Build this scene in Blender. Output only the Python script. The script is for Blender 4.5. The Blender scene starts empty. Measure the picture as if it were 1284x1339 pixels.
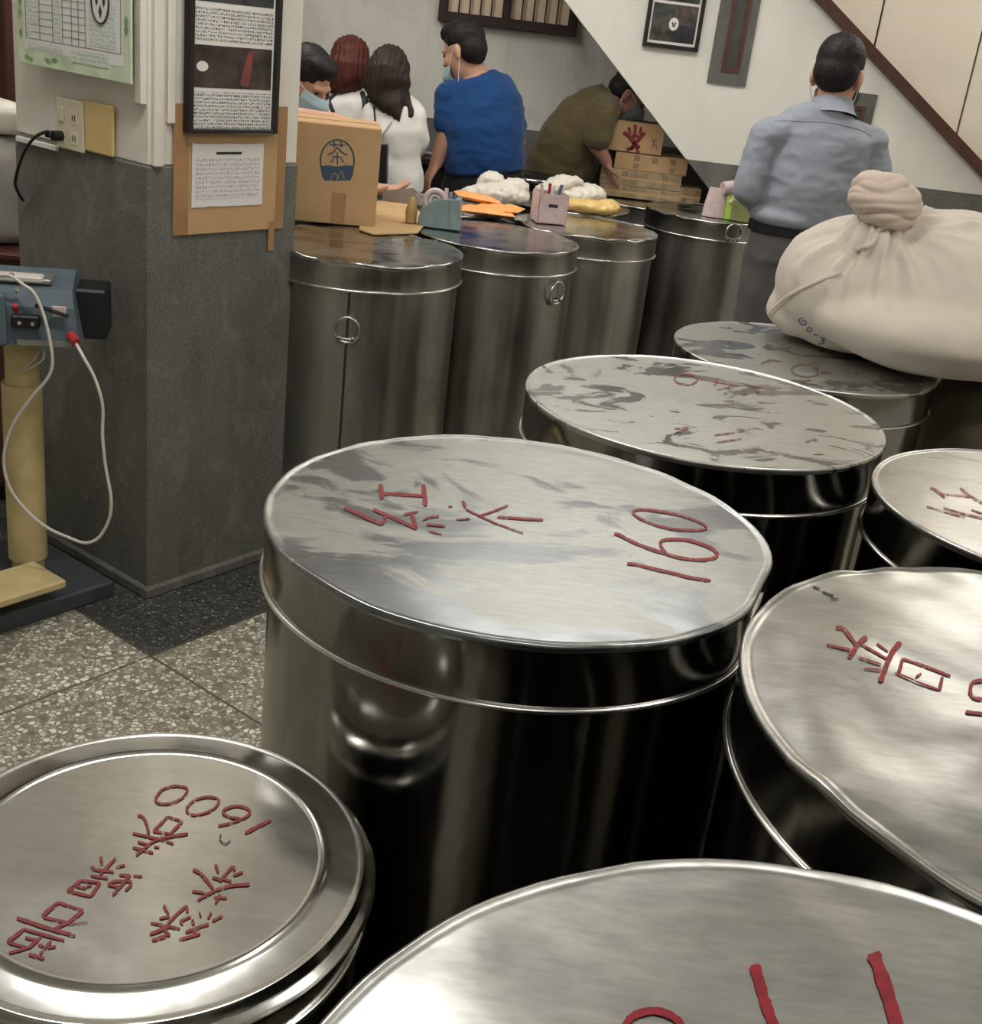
import bpy, bmesh, math, random
from mathutils import Vector, Matrix, noise, Quaternion
from mathutils.bvhtree import BVHTree

# ------------------------------------------------------------------ scene, camera, world, light
S = bpy.context.scene
COL = S.collection
S.view_settings.view_transform = 'Standard'
S.view_settings.look = 'None'
S.view_settings.gamma = 1.0
S.view_settings.use_curve_mapping = False
S.view_settings.exposure = 0.0

IMW, IMH = 1284.0, 1339.0
FPX = 1543.4
PITCH, ROLL, HC = math.radians(22.31), math.radians(6.95), 1.58
_f = Vector((0, math.cos(PITCH), -math.sin(PITCH)))
_u = Vector((0, math.sin(PITCH), math.cos(PITCH)))
_x = Vector((1, 0, 0))
CR = math.cos(ROLL) * _x + math.sin(ROLL) * _u
CU = -math.sin(ROLL) * _x + math.cos(ROLL) * _u
CAM = Vector((0, 0, HC))
cd = bpy.data.cameras.new('camera')
cam = bpy.data.objects.new('camera', cd)
COL.objects.link(cam)
cam.matrix_world = Matrix(((CR.x, CU.x, -_f.x, 0), (CR.y, CU.y, -_f.y, 0), (CR.z, CU.z, -_f.z, HC), (0, 0, 0, 1)))
cd.sensor_fit = 'HORIZONTAL'
cd.sensor_width = 36.0
cd.lens = 36.0 * FPX / IMW
cd.clip_start = 0.05
S.camera = cam

W = bpy.data.worlds.new('world')
S.world = W
W.use_nodes = True
W.node_tree.nodes['Background'].inputs[0].default_value = (0.75, 0.8, 0.85, 1)
W.node_tree.nodes['Background'].inputs[1].default_value = 0.15

CEIL = 3.0
LAMPZ = 2.74
TUBES = [(-0.6, 2.1, 0, 21), (1.5, 1.3, 0, 18), (-1.35, 4.6, 1, 20), (2.4, 5.4, 1, 13), (0.3, -0.9, 0, 14), (-2.5, 3.0, 1, 6), (0.4, 4.4, 0, 17)]
for i, (x, y, r, p) in enumerate(TUBES):
    for up, e in ((0, p), (1, p * 0.45)):
        l = bpy.data.lights.new('fluorescent_light', 'AREA')
        l.shape = 'RECTANGLE'
        l.size, l.size_y = 1.2, 0.14
        l.energy = e
        l.color = (1.0, 0.975, 0.93)
        o = bpy.data.objects.new('fluorescent_light', l)
        COL.objects.link(o)
        o.location = (x, y, LAMPZ + (0.046 if up else -0.006))
        o.rotation_euler = (up * math.pi, 0, r * math.pi / 2)

# ------------------------------------------------------------------ helpers
def ray(px, py):
    d = CR * ((px - IMW / 2) / FPX) - CU * ((py - IMH / 2) / FPX) + _f
    return d
def atz(px, py, z):
    d = ray(px, py)
    return CAM + d * ((z - HC) / d.z)
def at(px, py, Y):
    d = ray(px, py)
    return CAM + d * (Y / d.y)
def onplane(px, py, p, n):
    d = ray(px, py)
    return CAM + d * ((p - CAM).dot(n) / d.dot(n))

WL = {}
def link(o, parent=None, loc=None):
    COL.objects.link(o)
    if parent is not None:
        o.parent = parent
        WL[o] = WL[parent]
    else:
        WL[o] = loc if loc is not None else Vector((0, 0, 0))
        o.location = WL[o]
    return o
def tag(o, label=None, cat=None, group=None, kind=None):
    if label: o['label'] = label
    if cat: o['category'] = cat
    if group: o['group'] = group
    if kind: o['kind'] = kind
    return o
def thing(name, loc, label, cat, group=None):
    e = bpy.data.objects.new(name, None)
    e.empty_display_size = 0.1
    link(e, None, Vector(loc))
    return tag(e, label, cat, group)
def finish(me, mat, smooth):
    if mat is not None:
        me.materials.append(mat)
    if smooth is not None:
        me.polygons.foreach_set('use_smooth', [True] * len(me.polygons))
        if smooth < 180:
            me.set_sharp_from_angle(angle=math.radians(smooth))
    me.update()
def obj(name, geo, mat, parent=None, loc=None, smooth=None):
    """geo = (verts, faces) in world coordinates; the object's origin is its parent's base or loc"""
    vs, fs = geo
    base = WL[parent] if parent is not None else (Vector(loc) if loc is not None else Vector((0, 0, 0)))
    me = bpy.data.meshes.new(name)
    me.from_pydata([tuple(Vector(v) - base) for v in vs], [], fs)
    me.validate()
    finish(me, mat, smooth)
    return link(bpy.data.objects.new(name, me), parent, base)
def join(*gs):
    V, F = [], []
    for vs, fs in gs:
        n = len(V)
        V += [Vector(v) for v in vs]
        F += [tuple(i + n for i in f) for f in fs]
    return V, F
def xf(geo, M):
    return [M @ Vector(v) for v in geo[0]], geo[1]
def from_bm(bm):
    bm.verts.index_update()
    g = [v.co.copy() for v in bm.verts], [tuple(v.index for v in f.verts) for f in bm.faces]
    bm.free()
    return g
def frame(o, ex, ey, ez):
    ex, ey, ez, o = Vector(ex), Vector(ey), Vector(ez), Vector(o)
    return Matrix(((ex.x, ey.x, ez.x, o.x), (ex.y, ey.y, ez.y, o.y), (ex.z, ey.z, ez.z, o.z), (0, 0, 0, 1)))
def rotz(a, o=(0, 0, 0)):
    return Matrix.Translation(Vector(o)) @ Matrix.Rotation(a, 4, 'Z')
def box(x0, x1, y0, y1, z0, z1, bev=0.0, seg=1):
    bm = bmesh.new()
    bmesh.ops.create_cube(bm, size=1)
    for v in bm.verts:
        v.co = Vector(((x0 + x1) / 2 + v.co.x * (x1 - x0), (y0 + y1) / 2 + v.co.y * (y1 - y0), (z0 + z1) / 2 + v.co.z * (z1 - z0)))
    if bev > 0:
        bmesh.ops.bevel(bm, geom=bm.edges[:], offset=bev, segments=seg, affect='EDGES', profile=0.5)
    return from_bm(bm)
def prism(pts, z0, z1):
    n = len(pts)
    V = [Vector((p[0], p[1], z0)) for p in pts] + [Vector((p[0], p[1], z1)) for p in pts]
    F = [tuple(range(n - 1, -1, -1)), tuple(range(n, 2 * n))]
    F += [(i, (i + 1) % n, n + (i + 1) % n, n + i) for i in range(n)]
    return V, F
def slab_xz(pts, y0, y1):
    """prism of a polygon drawn in x,z and extruded from y0 (front) to y1"""
    n = len(pts)
    V = [Vector((p[0], y0, p[1])) for p in pts] + [Vector((p[0], y1, p[1])) for p in pts]
    F = [tuple(range(n)), tuple(range(2 * n - 1, n - 1, -1))]
    F += [((i + 1) % n, i, n + i, n + (i + 1) % n) for i in range(n)]
    return V, F
def lathe(prof, c, n=64, rfun=None, closed=False):
    """prof: list of (r,z); surface of revolution about the vertical through c"""
    V, F = [], []
    for r, z in prof:
        for k in range(n):
            a = 2 * math.pi * k / n
            rr = r * (rfun(a) if rfun else 1)
            V.append(Vector((c[0] + rr * math.cos(a), c[1] + rr * math.sin(a), c[2] + z)))
    m = len(prof)
    for j in range(m - 1 if not closed else m):
        j2 = (j + 1) % m
        for k in range(n):
            k2 = (k + 1) % n
            F.append((j * n + k, j * n + k2, j2 * n + k2, j2 * n + k))
    if not closed:
        if prof[0][0] > 1e-6: F.append(tuple(range(n - 1, -1, -1)))
        if prof[-1][0] > 1e-6: F.append(tuple((m - 1) * n + k for k in range(n)))
    return V, F
def tube(pts, r, n=8, cap=True, r1=None):
    pts = [Vector(p) for p in pts]
    V, F = [], []
    t0 = (pts[1] - pts[0]).normalized()
    up = Vector((0, 0, 1)) if abs(t0.z) < 0.9 else Vector((1, 0, 0))
    nrm = t0.cross(up).normalized()
    m = len(pts)
    for i, p in enumerate(pts):
        t = (pts[min(i + 1, m - 1)] - pts[max(i - 1, 0)])
        t = t.normalized() if t.length > 1e-9 else t0
        nrm = (nrm - t * nrm.dot(t))
        nrm = nrm.normalized() if nrm.length > 1e-9 else t.orthogonal().normalized()
        b = t.cross(nrm)
        rr = r if r1 is None else r + (r1 - r) * i / (m - 1)
        if isinstance(r, (list, tuple)): rr = r[i]
        for k in range(n):
            a = 2 * math.pi * k / n
            V.append(p + (nrm * math.cos(a) + b * math.sin(a)) * rr)
    for i in range(m - 1):
        for k in range(n):
            k2 = (k + 1) % n
            F.append((i * n + k, i * n + k2, (i + 1) * n + k2, (i + 1) * n + k))
    if cap:
        F.append(tuple(range(n - 1, -1, -1)))
        F.append(tuple((m - 1) * n + k for k in range(n)))
    return V, F
def spline(pts, k=6):
    pts = [Vector(p) for p in pts]
    out = []
    for i in range(len(pts) - 1):
        p0, p1, p2, p3 = pts[max(i - 1, 0)], pts[i], pts[i + 1], pts[min(i + 2, len(pts) - 1)]
        for j in range(k):
            t = j / k
            out.append(0.5 * ((2 * p1) + (p2 - p0) * t + (2 * p0 - 5 * p1 + 4 * p2 - p3) * t * t + (3 * p1 - p0 - 3 * p2 + p3) * t ** 3))
    out.append(pts[-1])
    return out
def ring(c, R, r, n=32, m=8, axis=(0, 0, 1)):
    q = Vector((0, 0, 1)).rotation_difference(Vector(axis).normalized()).to_matrix()
    pts = [Vector(c) + q @ Vector((R * math.cos(2 * math.pi * k / n), R * math.sin(2 * math.pi * k / n), 0)) for k in range(n)]
    V, F = [], []
    ax = q @ Vector((0, 0, 1))
    for k in range(n):
        rad = (pts[k] - Vector(c)).normalized()
        for j in range(m):
            a = 2 * math.pi * j / m
            V.append(pts[k] + rad * math.cos(a) * r + ax * math.sin(a) * r)
    for k in range(n):
        k2 = (k + 1) % n
        for j in range(m):
            j2 = (j + 1) % m
            F.append((k * m + j, k2 * m + j, k2 * m + j2, k * m + j2))
    return V, F
def ellipsoid(c, r, M=None, n=24, m=14):
    V, F = [], []
    M = M or Matrix.Identity(3)
    c = Vector(c)
    for j in range(1, m):
        ph = math.pi * j / m
        for k in range(n):
            a = 2 * math.pi * k / n
            V.append(c + M @ Vector((r[0] * math.sin(ph) * math.cos(a), r[1] * math.sin(ph) * math.sin(a), r[2] * math.cos(ph))))
    top = len(V); V.append(c + M @ Vector((0, 0, r[2])))
    bot = len(V); V.append(c - M @ Vector((0, 0, r[2])))
    for j in range(m - 2):
        for k in range(n):
            k2 = (k + 1) % n
            F.append((j * n + k, (j + 1) * n + k, (j + 1) * n + k2, j * n + k2))
    for k in range(n):
        k2 = (k + 1) % n
        F.append((top, k, k2))
        F.append((bot, (m - 2) * n + k2, (m - 2) * n + k))
    return V, F
def loft(rings, right, n=24):
    """rings: (centre, half width along right, half depth); planes follow the path"""
    V, F = [], []
    cs = [Vector(r[0]) for r in rings]
    m = len(rings)
    for i, (c, a, b) in enumerate(rings):
        t = (cs[min(i + 1, m - 1)] - cs[max(i - 1, 0)]).normalized()
        ex = Vector(right); ex = (ex - t * ex.dot(t)).normalized()
        ey = t.cross(ex)
        for k in range(n):
            w = 2 * math.pi * k / n
            V.append(cs[i] + ex * a * math.cos(w) + ey * b * math.sin(w))
    for i in range(m - 1):
        for k in range(n):
            k2 = (k + 1) % n
            F.append((i * n + k, i * n + k2, (i + 1) * n + k2, (i + 1) * n + k))
    F.append(tuple(range(n - 1, -1, -1)))
    F.append(tuple((m - 1) * n + k for k in range(n)))
    return V, F
def capsule(p0, p1, r0, r1, n=14):
    p0, p1 = Vector(p0), Vector(p1)
    return join(tube([p0 + (p1 - p0) * (i / 4) for i in range(5)], [r0 + (r1 - r0) * i / 4 for i in range(5)], n),
                ellipsoid(p0, (r0,) * 3, n=14, m=8), ellipsoid(p1, (r1,) * 3, n=14, m=8))
def remesh(geo, voxel, smooth_it=4, disp=None):
    """union of closed shapes -> one continuous skin"""
    me = bpy.data.meshes.new('tmp')
    me.from_pydata([tuple(v) for v in geo[0]], [], geo[1])
    bm = bmesh.new(); bm.from_mesh(me)
    bmesh.ops.recalc_face_normals(bm, faces=bm.faces[:])
    bm.to_mesh(me); bm.free()
    o = bpy.data.objects.new('tmp', me)
    COL.objects.link(o)
    md = o.modifiers.new('r', 'REMESH'); md.mode = 'VOXEL'; md.voxel_size = voxel
    if smooth_it:
        sm = o.modifiers.new('s', 'SMOOTH'); sm.iterations = smooth_it; sm.factor = 0.5
    dg = bpy.context.evaluated_depsgraph_get()
    ev = o.evaluated_get(dg)
    m2 = ev.to_mesh()
    V = [v.co.copy() for v in m2.vertices]
    if disp:
        N = [v.normal.copy() for v in m2.vertices]
        V = [v + n * disp(v) for v, n in zip(V, N)]
    F = [tuple(p.vertices) for p in m2.polygons]
    ev.to_mesh_clear()
    bpy.data.objects.remove(o); bpy.data.meshes.remove(me)
    return V, F
def ribbon(pts, w, taper=0.75, seed=0, step=None):
    """flat brush stroke in 2D: returns (verts2d, faces)"""
    P = [Vector((p[0], p[1], 0)) for p in pts]
    if len(P) > 2: P = spline(P, 5)
    else:
        a, b = P
        P = [a + (b - a) * (i / 5) for i in range(6)]
    rnd = random.Random(seed)
    V, F = [], []
    m = len(P)
    for i, p in enumerate(P):
        t = P[min(i + 1, m - 1)] - P[max(i - 1, 0)]
        t = t.normalized() if t.length > 0 else Vector((1, 0, 0))
        nn = Vector((-t.y, t.x, 0))
        k = (taper if i in (0, m - 1) else 1) * (0.85 + 0.3 * rnd.random())
        V.append(p + nn * w / 2 * k); V.append(p - nn * w / 2 * k)
    for i in range(m - 1):
        F.append((2 * i, 2 * i + 1, 2 * i + 3, 2 * i + 2))
    return V, F
def strokes(lst, off, sc, mapper, wdef=20, seed=1):
    """brush strokes measured in a zoomed crop (offset, scale) carried onto a surface by mapper(px,py)"""
    gs = []
    for i, s in enumerate(lst):
        pts, w = (s, wdef) if not (isinstance(s, tuple) and isinstance(s[-1], (int, float))) else s
        V, F = ribbon(pts, w, seed=seed + i)
        gs.append(([mapper(off[0] + v.x / sc, off[1] + v.y / sc) for v in V], F))
    return join(*gs)

# ------------------------------------------------------------------ materials
def mat(name):
    m = bpy.data.materials.new(name)
    m.use_nodes = True
    nt = m.node_tree
    return m, nt, nt.nodes['Principled BSDF']
def N(nt, t, **kw):
    n = nt.nodes.new(t)
    for k, v in kw.items():
        if k.startswith('i_'):
            n.inputs[k[2:].replace('_', ' ')].default_value = v
        else:
            setattr(n, k, v)
    return n
def ramp(nt, src, stops, interp='LINEAR'):
    r = nt.nodes.new('ShaderNodeValToRGB')
    r.color_ramp.interpolation = interp
    e = r.color_ramp.elements
    while len(e) < len(stops): e.new(0.5)
    for x, (p, c) in zip(e, stops):
        x.position = p
        x.color = (c, c, c, 1) if isinstance(c, (int, float)) else (*c, 1)
    nt.links.new(src, r.inputs[0])
    return r.outputs[0]
def coords(nt, scale=(1, 1, 1), rot=(0, 0, 0), src='Object'):
    tc = N(nt, 'ShaderNodeTexCoord')
    mp = N(nt, 'ShaderNodeMapping')
    mp.inputs['Scale'].default_value = scale
    mp.inputs['Rotation'].default_value = rot
    nt.links.new(tc.outputs[src], mp.inputs[0])
    return mp.outputs[0]
def noise_n(nt, vec, scale, detail=4, rough=0.55, dist=0.0):
    n = N(nt, 'ShaderNodeTexNoise')
    n.inputs['Scale'].default_value = scale
    n.inputs['Detail'].default_value = detail
    n.inputs['Roughness'].default_value = rough
    n.inputs['Distortion'].default_value = dist
    nt.links.new(vec, n.inputs['Vector'])
    return n.outputs['Fac']
def mixc(nt, fac, a, b, mode='MIX'):
    n = N(nt, 'ShaderNodeMix', data_type='RGBA', blend_type=mode)
    for s, v in ((n.inputs[0], fac), (n.inputs[6], a), (n.inputs[7], b)):
        if isinstance(v, (int, float)): s.default_value = v
        elif isinstance(v, tuple): s.default_value = (*v, 1) if len(v) == 3 else v
        else: nt.links.new(v, s)
    return n.outputs[2]
def bump(nt, bs, h, strength=0.3, dist=0.01):
    b = N(nt, 'ShaderNodeBump')
    b.inputs['Strength'].default_value = strength
    b.inputs['Distance'].default_value = dist
    nt.links.new(h, b.inputs['Height'])
    nt.links.new(b.outputs[0], bs.inputs['Normal'])
def plain(name, col, rough=0.6, metal=0.0, var=0.12, scale=20, bmp=0.0, bscale=60, spec=0.4, stretch=(1, 1, 1)):
    m, nt, bs = mat(name)
    v = coords(nt, stretch)
    f = noise_n(nt, v, scale, 5)
    c = tuple(col)
    lo = tuple(x * (1 - var) for x in c); hi = tuple(min(1, x * (1 + var)) for x in c)
    nt.links.new(ramp(nt, f, [(0.3, lo), (0.7, hi)]), bs.inputs['Base Color'])
    bs.inputs['Roughness'].default_value = rough
    bs.inputs['Metallic'].default_value = metal
    bs.inputs['Specular IOR Level'].default_value = spec
    if bmp:
        bump(nt, bs, noise_n(nt, v, bscale, 4), bmp, 0.004)
    return m
def steel_lid(name, lo, hi, r0, r1, scale=(5, 9, 5), rot=0.3, th=(0.46, 0.53), scratch=0.05):
    m, nt, bs = mat(name)
    v = coords(nt, scale, (0, 0, rot))
    f = noise_n(nt, v, 1.0, 7, 0.62, 1.2)
    patch = ramp(nt, f, [(th[0], 0.0), (th[1], 1.0)])
    fine = noise_n(nt, coords(nt, (30, 120, 30), (0, 0, rot)), 1.0, 4)
    c = mixc(nt, patch, lo, hi)
    c = mixc(nt, 0.16, c, ramp(nt, fine, [(0.3, 0.25), (0.7, 0.9)]), 'OVERLAY')
    nt.links.new(c, bs.inputs['Base Color'])
    bs.inputs['Metallic'].default_value = 1.0
    nt.links.new(ramp(nt, patch, [(0, r0), (1, r1)]), bs.inputs['Roughness'])
    bump(nt, bs, noise_n(nt, coords(nt, (1, 1, 1)), 9, 3), scratch, 0.01)
    return m
def steel_side(name, lo, hi, r0, r1):
    m, nt, bs = mat(name)
    v = coords(nt, (14, 14, 0.7))
    f = noise_n(nt, v, 1.0, 6, 0.6, 0.4)
    g = noise_n(nt, coords(nt, (5, 5, 2.5)), 1.0, 5)
    p = mixc(nt, 0.5, ramp(nt, f, [(0.35, 0.0), (0.65, 1.0)]), ramp(nt, g, [(0.35, 0.0), (0.65, 1.0)]))
    nt.links.new(mixc(nt, p, lo, hi), bs.inputs['Base Color'])
    nt.links.new(ramp(nt, p, [(0, r0), (1, r1)]), bs.inputs['Roughness'])
    bs.inputs['Metallic'].default_value = 1.0
    bump(nt, bs, noise_n(nt, coords(nt, (3, 3, 2)), 2.0, 3), 0.12, 0.02)
    return m
def cloth(name, col, bscale=160, rough=0.85, var=0.1, big=8, bs_strength=0.25):
    m, nt, bs = mat(name)
    v = coords(nt)
    f = noise_n(nt, v, big, 5)
    lo = tuple(x * (1 - var) for x in col); hi = tuple(min(1, x * (1 + var)) for x in col)
    nt.links.new(ramp(nt, f, [(0.3, lo), (0.7, hi)]), bs.inputs['Base Color'])
    bs.inputs['Roughness'].default_value = rough
    bs.inputs['Specular IOR Level'].default_value = 0.2
    bs.inputs['Sheen Weight'].default_value = 0.15
    bump(nt, bs, noise_n(nt, v, bscale, 2), bs_strength, 0.002)
    return m

M = {}
def plaster(name, base, stain, amount, seed):
    m, nt, bs = mat(name)
    v = coords(nt, (1, 1, 1))
    a = noise_n(nt, coords(nt, (1.3, 1.3, 0.9)), 1.6, 7, 0.62, 0.5)
    b = noise_n(nt, v, 11, 6, 0.6)
    st = ramp(nt, a, [(0.5, 0.0), (0.72, amount)])
    c = mixc(nt, st, base, stain)
    c = mixc(nt, 0.25, c, ramp(nt, b, [(0.25, 0.35), (0.75, 0.65)]), 'OVERLAY')
    streak = noise_n(nt, coords(nt, (16, 16, 0.6)), 1.0, 5)
    c = mixc(nt, ramp(nt, streak, [(0.55, 0.0), (0.8, amount * 0.5)]), c, stain)
    nt.links.new(c, bs.inputs['Base Color'])
    bs.inputs['Roughness'].default_value = 0.8
    bs.inputs['Specular IOR Level'].default_value = 0.25
    bump(nt, bs, noise_n(nt, v, 7, 6, 0.6), 0.25, 0.012)
    return m
M['plaster_back'] = plaster('old_white_plaster', (0.70, 0.69, 0.63), (0.42, 0.415, 0.375), 0.9, 1)
M['plaster_stair'] = plaster('cream_white_plaster', (0.80, 0.78, 0.72), (0.62, 0.61, 0.56), 0.5, 2)
M['plaster_pillar'] = plaster('pillar_white_plaster', (0.74, 0.69, 0.62), (0.50, 0.44, 0.37), 0.7, 3)
M['ceiling'] = plaster('ceiling_paint', (0.82, 0.82, 0.79), (0.55, 0.55, 0.5), 0.4, 4)
def cement(name, c0, c1, fine=220):
    m, nt, bs = mat(name)
    a = noise_n(nt, coords(nt, (1, 1, 0.5)), 3.0, 7, 0.65)
    b = noise_n(nt, coords(nt), fine, 2, 0.6)
    s = noise_n(nt, coords(nt, (9, 9, 1.2)), 1.0, 5)
    c = mixc(nt, ramp(nt, a, [(0.3, 0.0), (0.7, 1.0)]), c0, c1)
    c = mixc(nt, ramp(nt, b, [(0.45, 0.0), (0.75, 0.5)]), c, tuple(min(1, x * 1.9) for x in c1))
    d = noise_n(nt, coords(nt, (1, 1, 0.8)), 9.0, 6, 0.7, 0.6)
    c = mixc(nt, ramp(nt, d, [(0.52, 0.0), (0.75, 0.55)]), c, tuple(min(1, x * 1.7) for x in c1))
    c = mixc(nt, ramp(nt, s, [(0.5, 0.0), (0.8, 0.35)]), c, tuple(x * 0.45 for x in c0))
    nt.links.new(c, bs.inputs['Base Color'])
    bs.inputs['Roughness'].default_value = 0.75
    bs.inputs['Specular IOR Level'].default_value = 0.25
    bump(nt, bs, noise_n(nt, coords(nt), 40, 5), 0.2, 0.004)
    return m
M['cement'] = cement('pillar_cement', (0.085, 0.085, 0.075), (0.16, 0.16, 0.14))
M['cement_wall'] = cement('wall_cement', (0.10, 0.10, 0.09), (0.16, 0.16, 0.145))
M['stone'] = cement('grey_stone', (0.085, 0.083, 0.075), (0.13, 0.128, 0.115))
def terrazzo(name, chips, matrix, sc):
    m, nt, bs = mat(name)
    v = coords(nt)
    warp = N(nt, 'ShaderNodeTexNoise'); warp.inputs['Scale'].default_value = sc * 0.8
    nt.links.new(v, warp.inputs['Vector'])
    vm = N(nt, 'ShaderNodeVectorMath', operation='MULTIPLY_ADD')
    vm.inputs[1].default_value = (0.012, 0.012, 0.0)
    nt.links.new(warp.outputs['Color'], vm.inputs[0]); nt.links.new(v, vm.inputs[2])
    vo = N(nt, 'ShaderNodeTexVoronoi', feature='F1'); vo.inputs['Scale'].default_value = sc
    vo.inputs['Randomness'].default_value = 1.0
    nt.links.new(vm.outputs[0], vo.inputs['Vector'])
    ve = N(nt, 'ShaderNodeTexVoronoi', feature='DISTANCE_TO_EDGE'); ve.inputs['Scale'].default_value = sc
    nt.links.new(vm.outputs[0], ve.inputs['Vector'])
    sep = N(nt, 'ShaderNodeSeparateColor'); nt.links.new(vo.outputs['Color'], sep.inputs[0])
    cc = ramp(nt, sep.outputs[0], chips)
    grout = ramp(nt, ve.outputs['Distance'], [(0.06, 1.0), (0.16, 0.0)])
    c = mixc(nt, grout, cc, matrix)
    big = noise_n(nt, v, 3, 4)
    c = mixc(nt, 0.35, c, ramp(nt, big, [(0.3, 0.35), (0.7, 0.62)]), 'OVERLAY')
    nt.links.new(c, bs.inputs['Base Color'])
    bs.inputs['Roughness'].default_value = 0.45
    bs.inputs['Specular IOR Level'].default_value = 0.35
    return m
M['terrazzo'] = terrazzo('pale_terrazzo', [(0.0, (0.15, 0.145, 0.11)), (0.35, (0.38, 0.37, 0.29)), (0.7, (0.6, 0.57, 0.47)), (1.0, (0.85, 0.80, 0.70))], (0.22, 0.20, 0.15), 72)
M['terrazzo_dark'] = terrazzo('dark_terrazzo', [(0.0, (0.03, 0.03, 0.028)), (0.5, (0.075, 0.08, 0.072)), (0.85, (0.12, 0.12, 0.105)), (1.0, (0.25, 0.25, 0.22))], (0.045, 0.045, 0.04), 120)
M['joint'] = plain('floor_joint', (0.12, 0.10, 0.07), 0.7)
M['lid_a'] = steel_lid('scuffed_lid_steel', (0.27, 0.285, 0.295), (0.395, 0.40, 0.375), 0.28, 0.40, (3.4, 5.2, 3), 0.3, (0.44, 0.49))
M['lid_b'] = steel_lid('peeling_lid_steel', (0.29, 0.305, 0.315), (0.465, 0.47, 0.44), 0.22, 0.38, (6, 10, 6), -0.35, (0.43, 0.47))
M['lid_c'] = steel_lid('dull_lid_steel', (0.315, 0.31, 0.30), (0.375, 0.37, 0.35), 0.26, 0.34, (4, 9, 4), 0.2, (0.4, 0.6))
M['lid_e'] = steel_lid('dented_lid_steel', (0.375, 0.372, 0.355), (0.455, 0.45, 0.425), 0.28, 0.33, (3, 7, 3), 0.5, (0.35, 0.65), 0.12)
M['lid_g'] = steel_lid('polished_lid_steel', (0.60, 0.60, 0.575), (0.70, 0.695, 0.655), 0.12, 0.2, (3, 3, 3), 0.0, (0.35, 0.65), 0.06)
M['lid_h'] = steel_lid('back_lid_steel', (0.36, 0.36, 0.355), (0.52, 0.52, 0.50), 0.13, 0.24, (4, 8, 4), 0.1, (0.42, 0.55))
M['side'] = steel_side('bright_drum_steel', (0.24, 0.235, 0.22), (0.34, 0.335, 0.31), 0.1, 0.22)
M['side_dull'] = steel_side('dull_drum_steel', (0.22, 0.215, 0.20), (0.46, 0.45, 0.42), 0.24, 0.42)
M['bead'] = plain('rim_steel', (0.72, 0.71, 0.68), 0.22, 1.0, 0.08)
def paint(name, col, lo, hi, rough=0.6):
    m, nt, bs = mat(name)
    f = noise_n(nt, coords(nt), 130, 5, 0.7)
    nt.links.new(ramp(nt, f, [(0.3, tuple(x * 0.7 for x in col)), (0.7, tuple(x * 1.3 for x in col))]), bs.inputs['Base Color'])
    g = noise_n(nt, coords(nt, (1, 1, 1), (0, 0, 0.6)), 170, 4, 0.6)
    nt.links.new(ramp(nt, g, [(lo, 0.25), (hi, 1.0)]), bs.inputs['Alpha'])
    bs.inputs['Roughness'].default_value = rough
    return m
M['paint_red'] = paint('red_paint', (0.21, 0.018, 0.018), 0.36, 0.44)
M['paint_red_dark'] = plain('crimson_paint', (0.25, 0.008, 0.02), 0.35, 0, 0.3, 60)
M['paint_faint'] = paint('worn_red_paint', (0.22, 0.05, 0.042), 0.42, 0.56)
M['paint_brown'] = plain('faded_brown_paint', (0.16, 0.10, 0.08), 0.5, 0, 0.3, 90)
M['ink'] = plain('black_ink', (0.03, 0.03, 0.03), 0.6)
M['ink_blue'] = plain('blue_ink', (0.10, 0.13, 0.24), 0.6)
M['kraft'] = plain('kraft_cardboard', (0.50, 0.325, 0.17), 0.8, 0, 0.05, 5, 0.1, 120, 0.2, (1, 1, 2))
M['kraft_pale'] = plain('pale_cardboard', (0.50, 0.33, 0.17), 0.8, 0, 0.10, 7, 0.15, 120, 0.2)
M['kraft_old'] = plain('weathered_cardboard', (0.36, 0.27, 0.165), 0.8, 0, 0.35, 14, 0.15, 90, 0.2)
M['tape_brown'] = plain('packing_tape', (0.36, 0.20, 0.09), 0.35, 0, 0.1, 12)
M['print_blue'] = plain('blue_print', (0.045, 0.075, 0.12), 0.7)
M['paper'] = plain('white_paper', (0.74, 0.71, 0.68), 0.8, 0, 0.05, 8)
M['frame_black'] = plain('black_frame', (0.015, 0.012, 0.012), 0.35)
M['wood_dark'] = plain('dark_red_wood', (0.07, 0.02, 0.014), 0.4, 0, 0.3, 5, 0.1, 60, 0.4, (1, 1, 0.1))
M['rail'] = plain('brown_rail_paint', (0.075, 0.03, 0.02), 0.45, 0, 0.25, 8)
M['brown_trim'] = plain('red_brown_trim', (0.10, 0.035, 0.025), 0.5, 0, 0.2, 10)
M['panel_beige'] = plain('beige_panel', (0.74, 0.66, 0.55), 0.6, 0, 0.05, 4)
M['gap_dark'] = plain('dark_gap', (0.03, 0.012, 0.01), 0.8)
M['black'] = plain('black_plastic', (0.012, 0.012, 0.013), 0.45)
M['ivory'] = plain('ivory_plastic', (0.68, 0.60, 0.44), 0.45, 0, 0.06)
M['yellow_plate'] = plain('yellowed_plastic', (0.66, 0.48, 0.20), 0.45, 0, 0.06)
M['white_plastic'] = plain('white_plastic', (0.75, 0.73, 0.70), 0.4)
M['machine_blue'] = plain('machine_blue_paint', (0.10, 0.135, 0.155), 0.45, 0, 0.2, 18)
M['machine_grey'] = plain('machine_grey_steel', (0.32, 0.34, 0.34), 0.4, 0.6, 0.15, 18)
M['cream_metal'] = plain('cream_enamel', (0.58, 0.46, 0.23), 0.45, 0, 0.14, 14)
M['slate'] = plain('slate_base_paint', (0.055, 0.065, 0.07), 0.5, 0, 0.2, 14)
M['cable_white'] = plain('white_cable', (0.62, 0.58, 0.52), 0.5)
M['red_plastic'] = plain('red_plastic', (0.40, 0.03, 0.04), 0.4)
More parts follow.
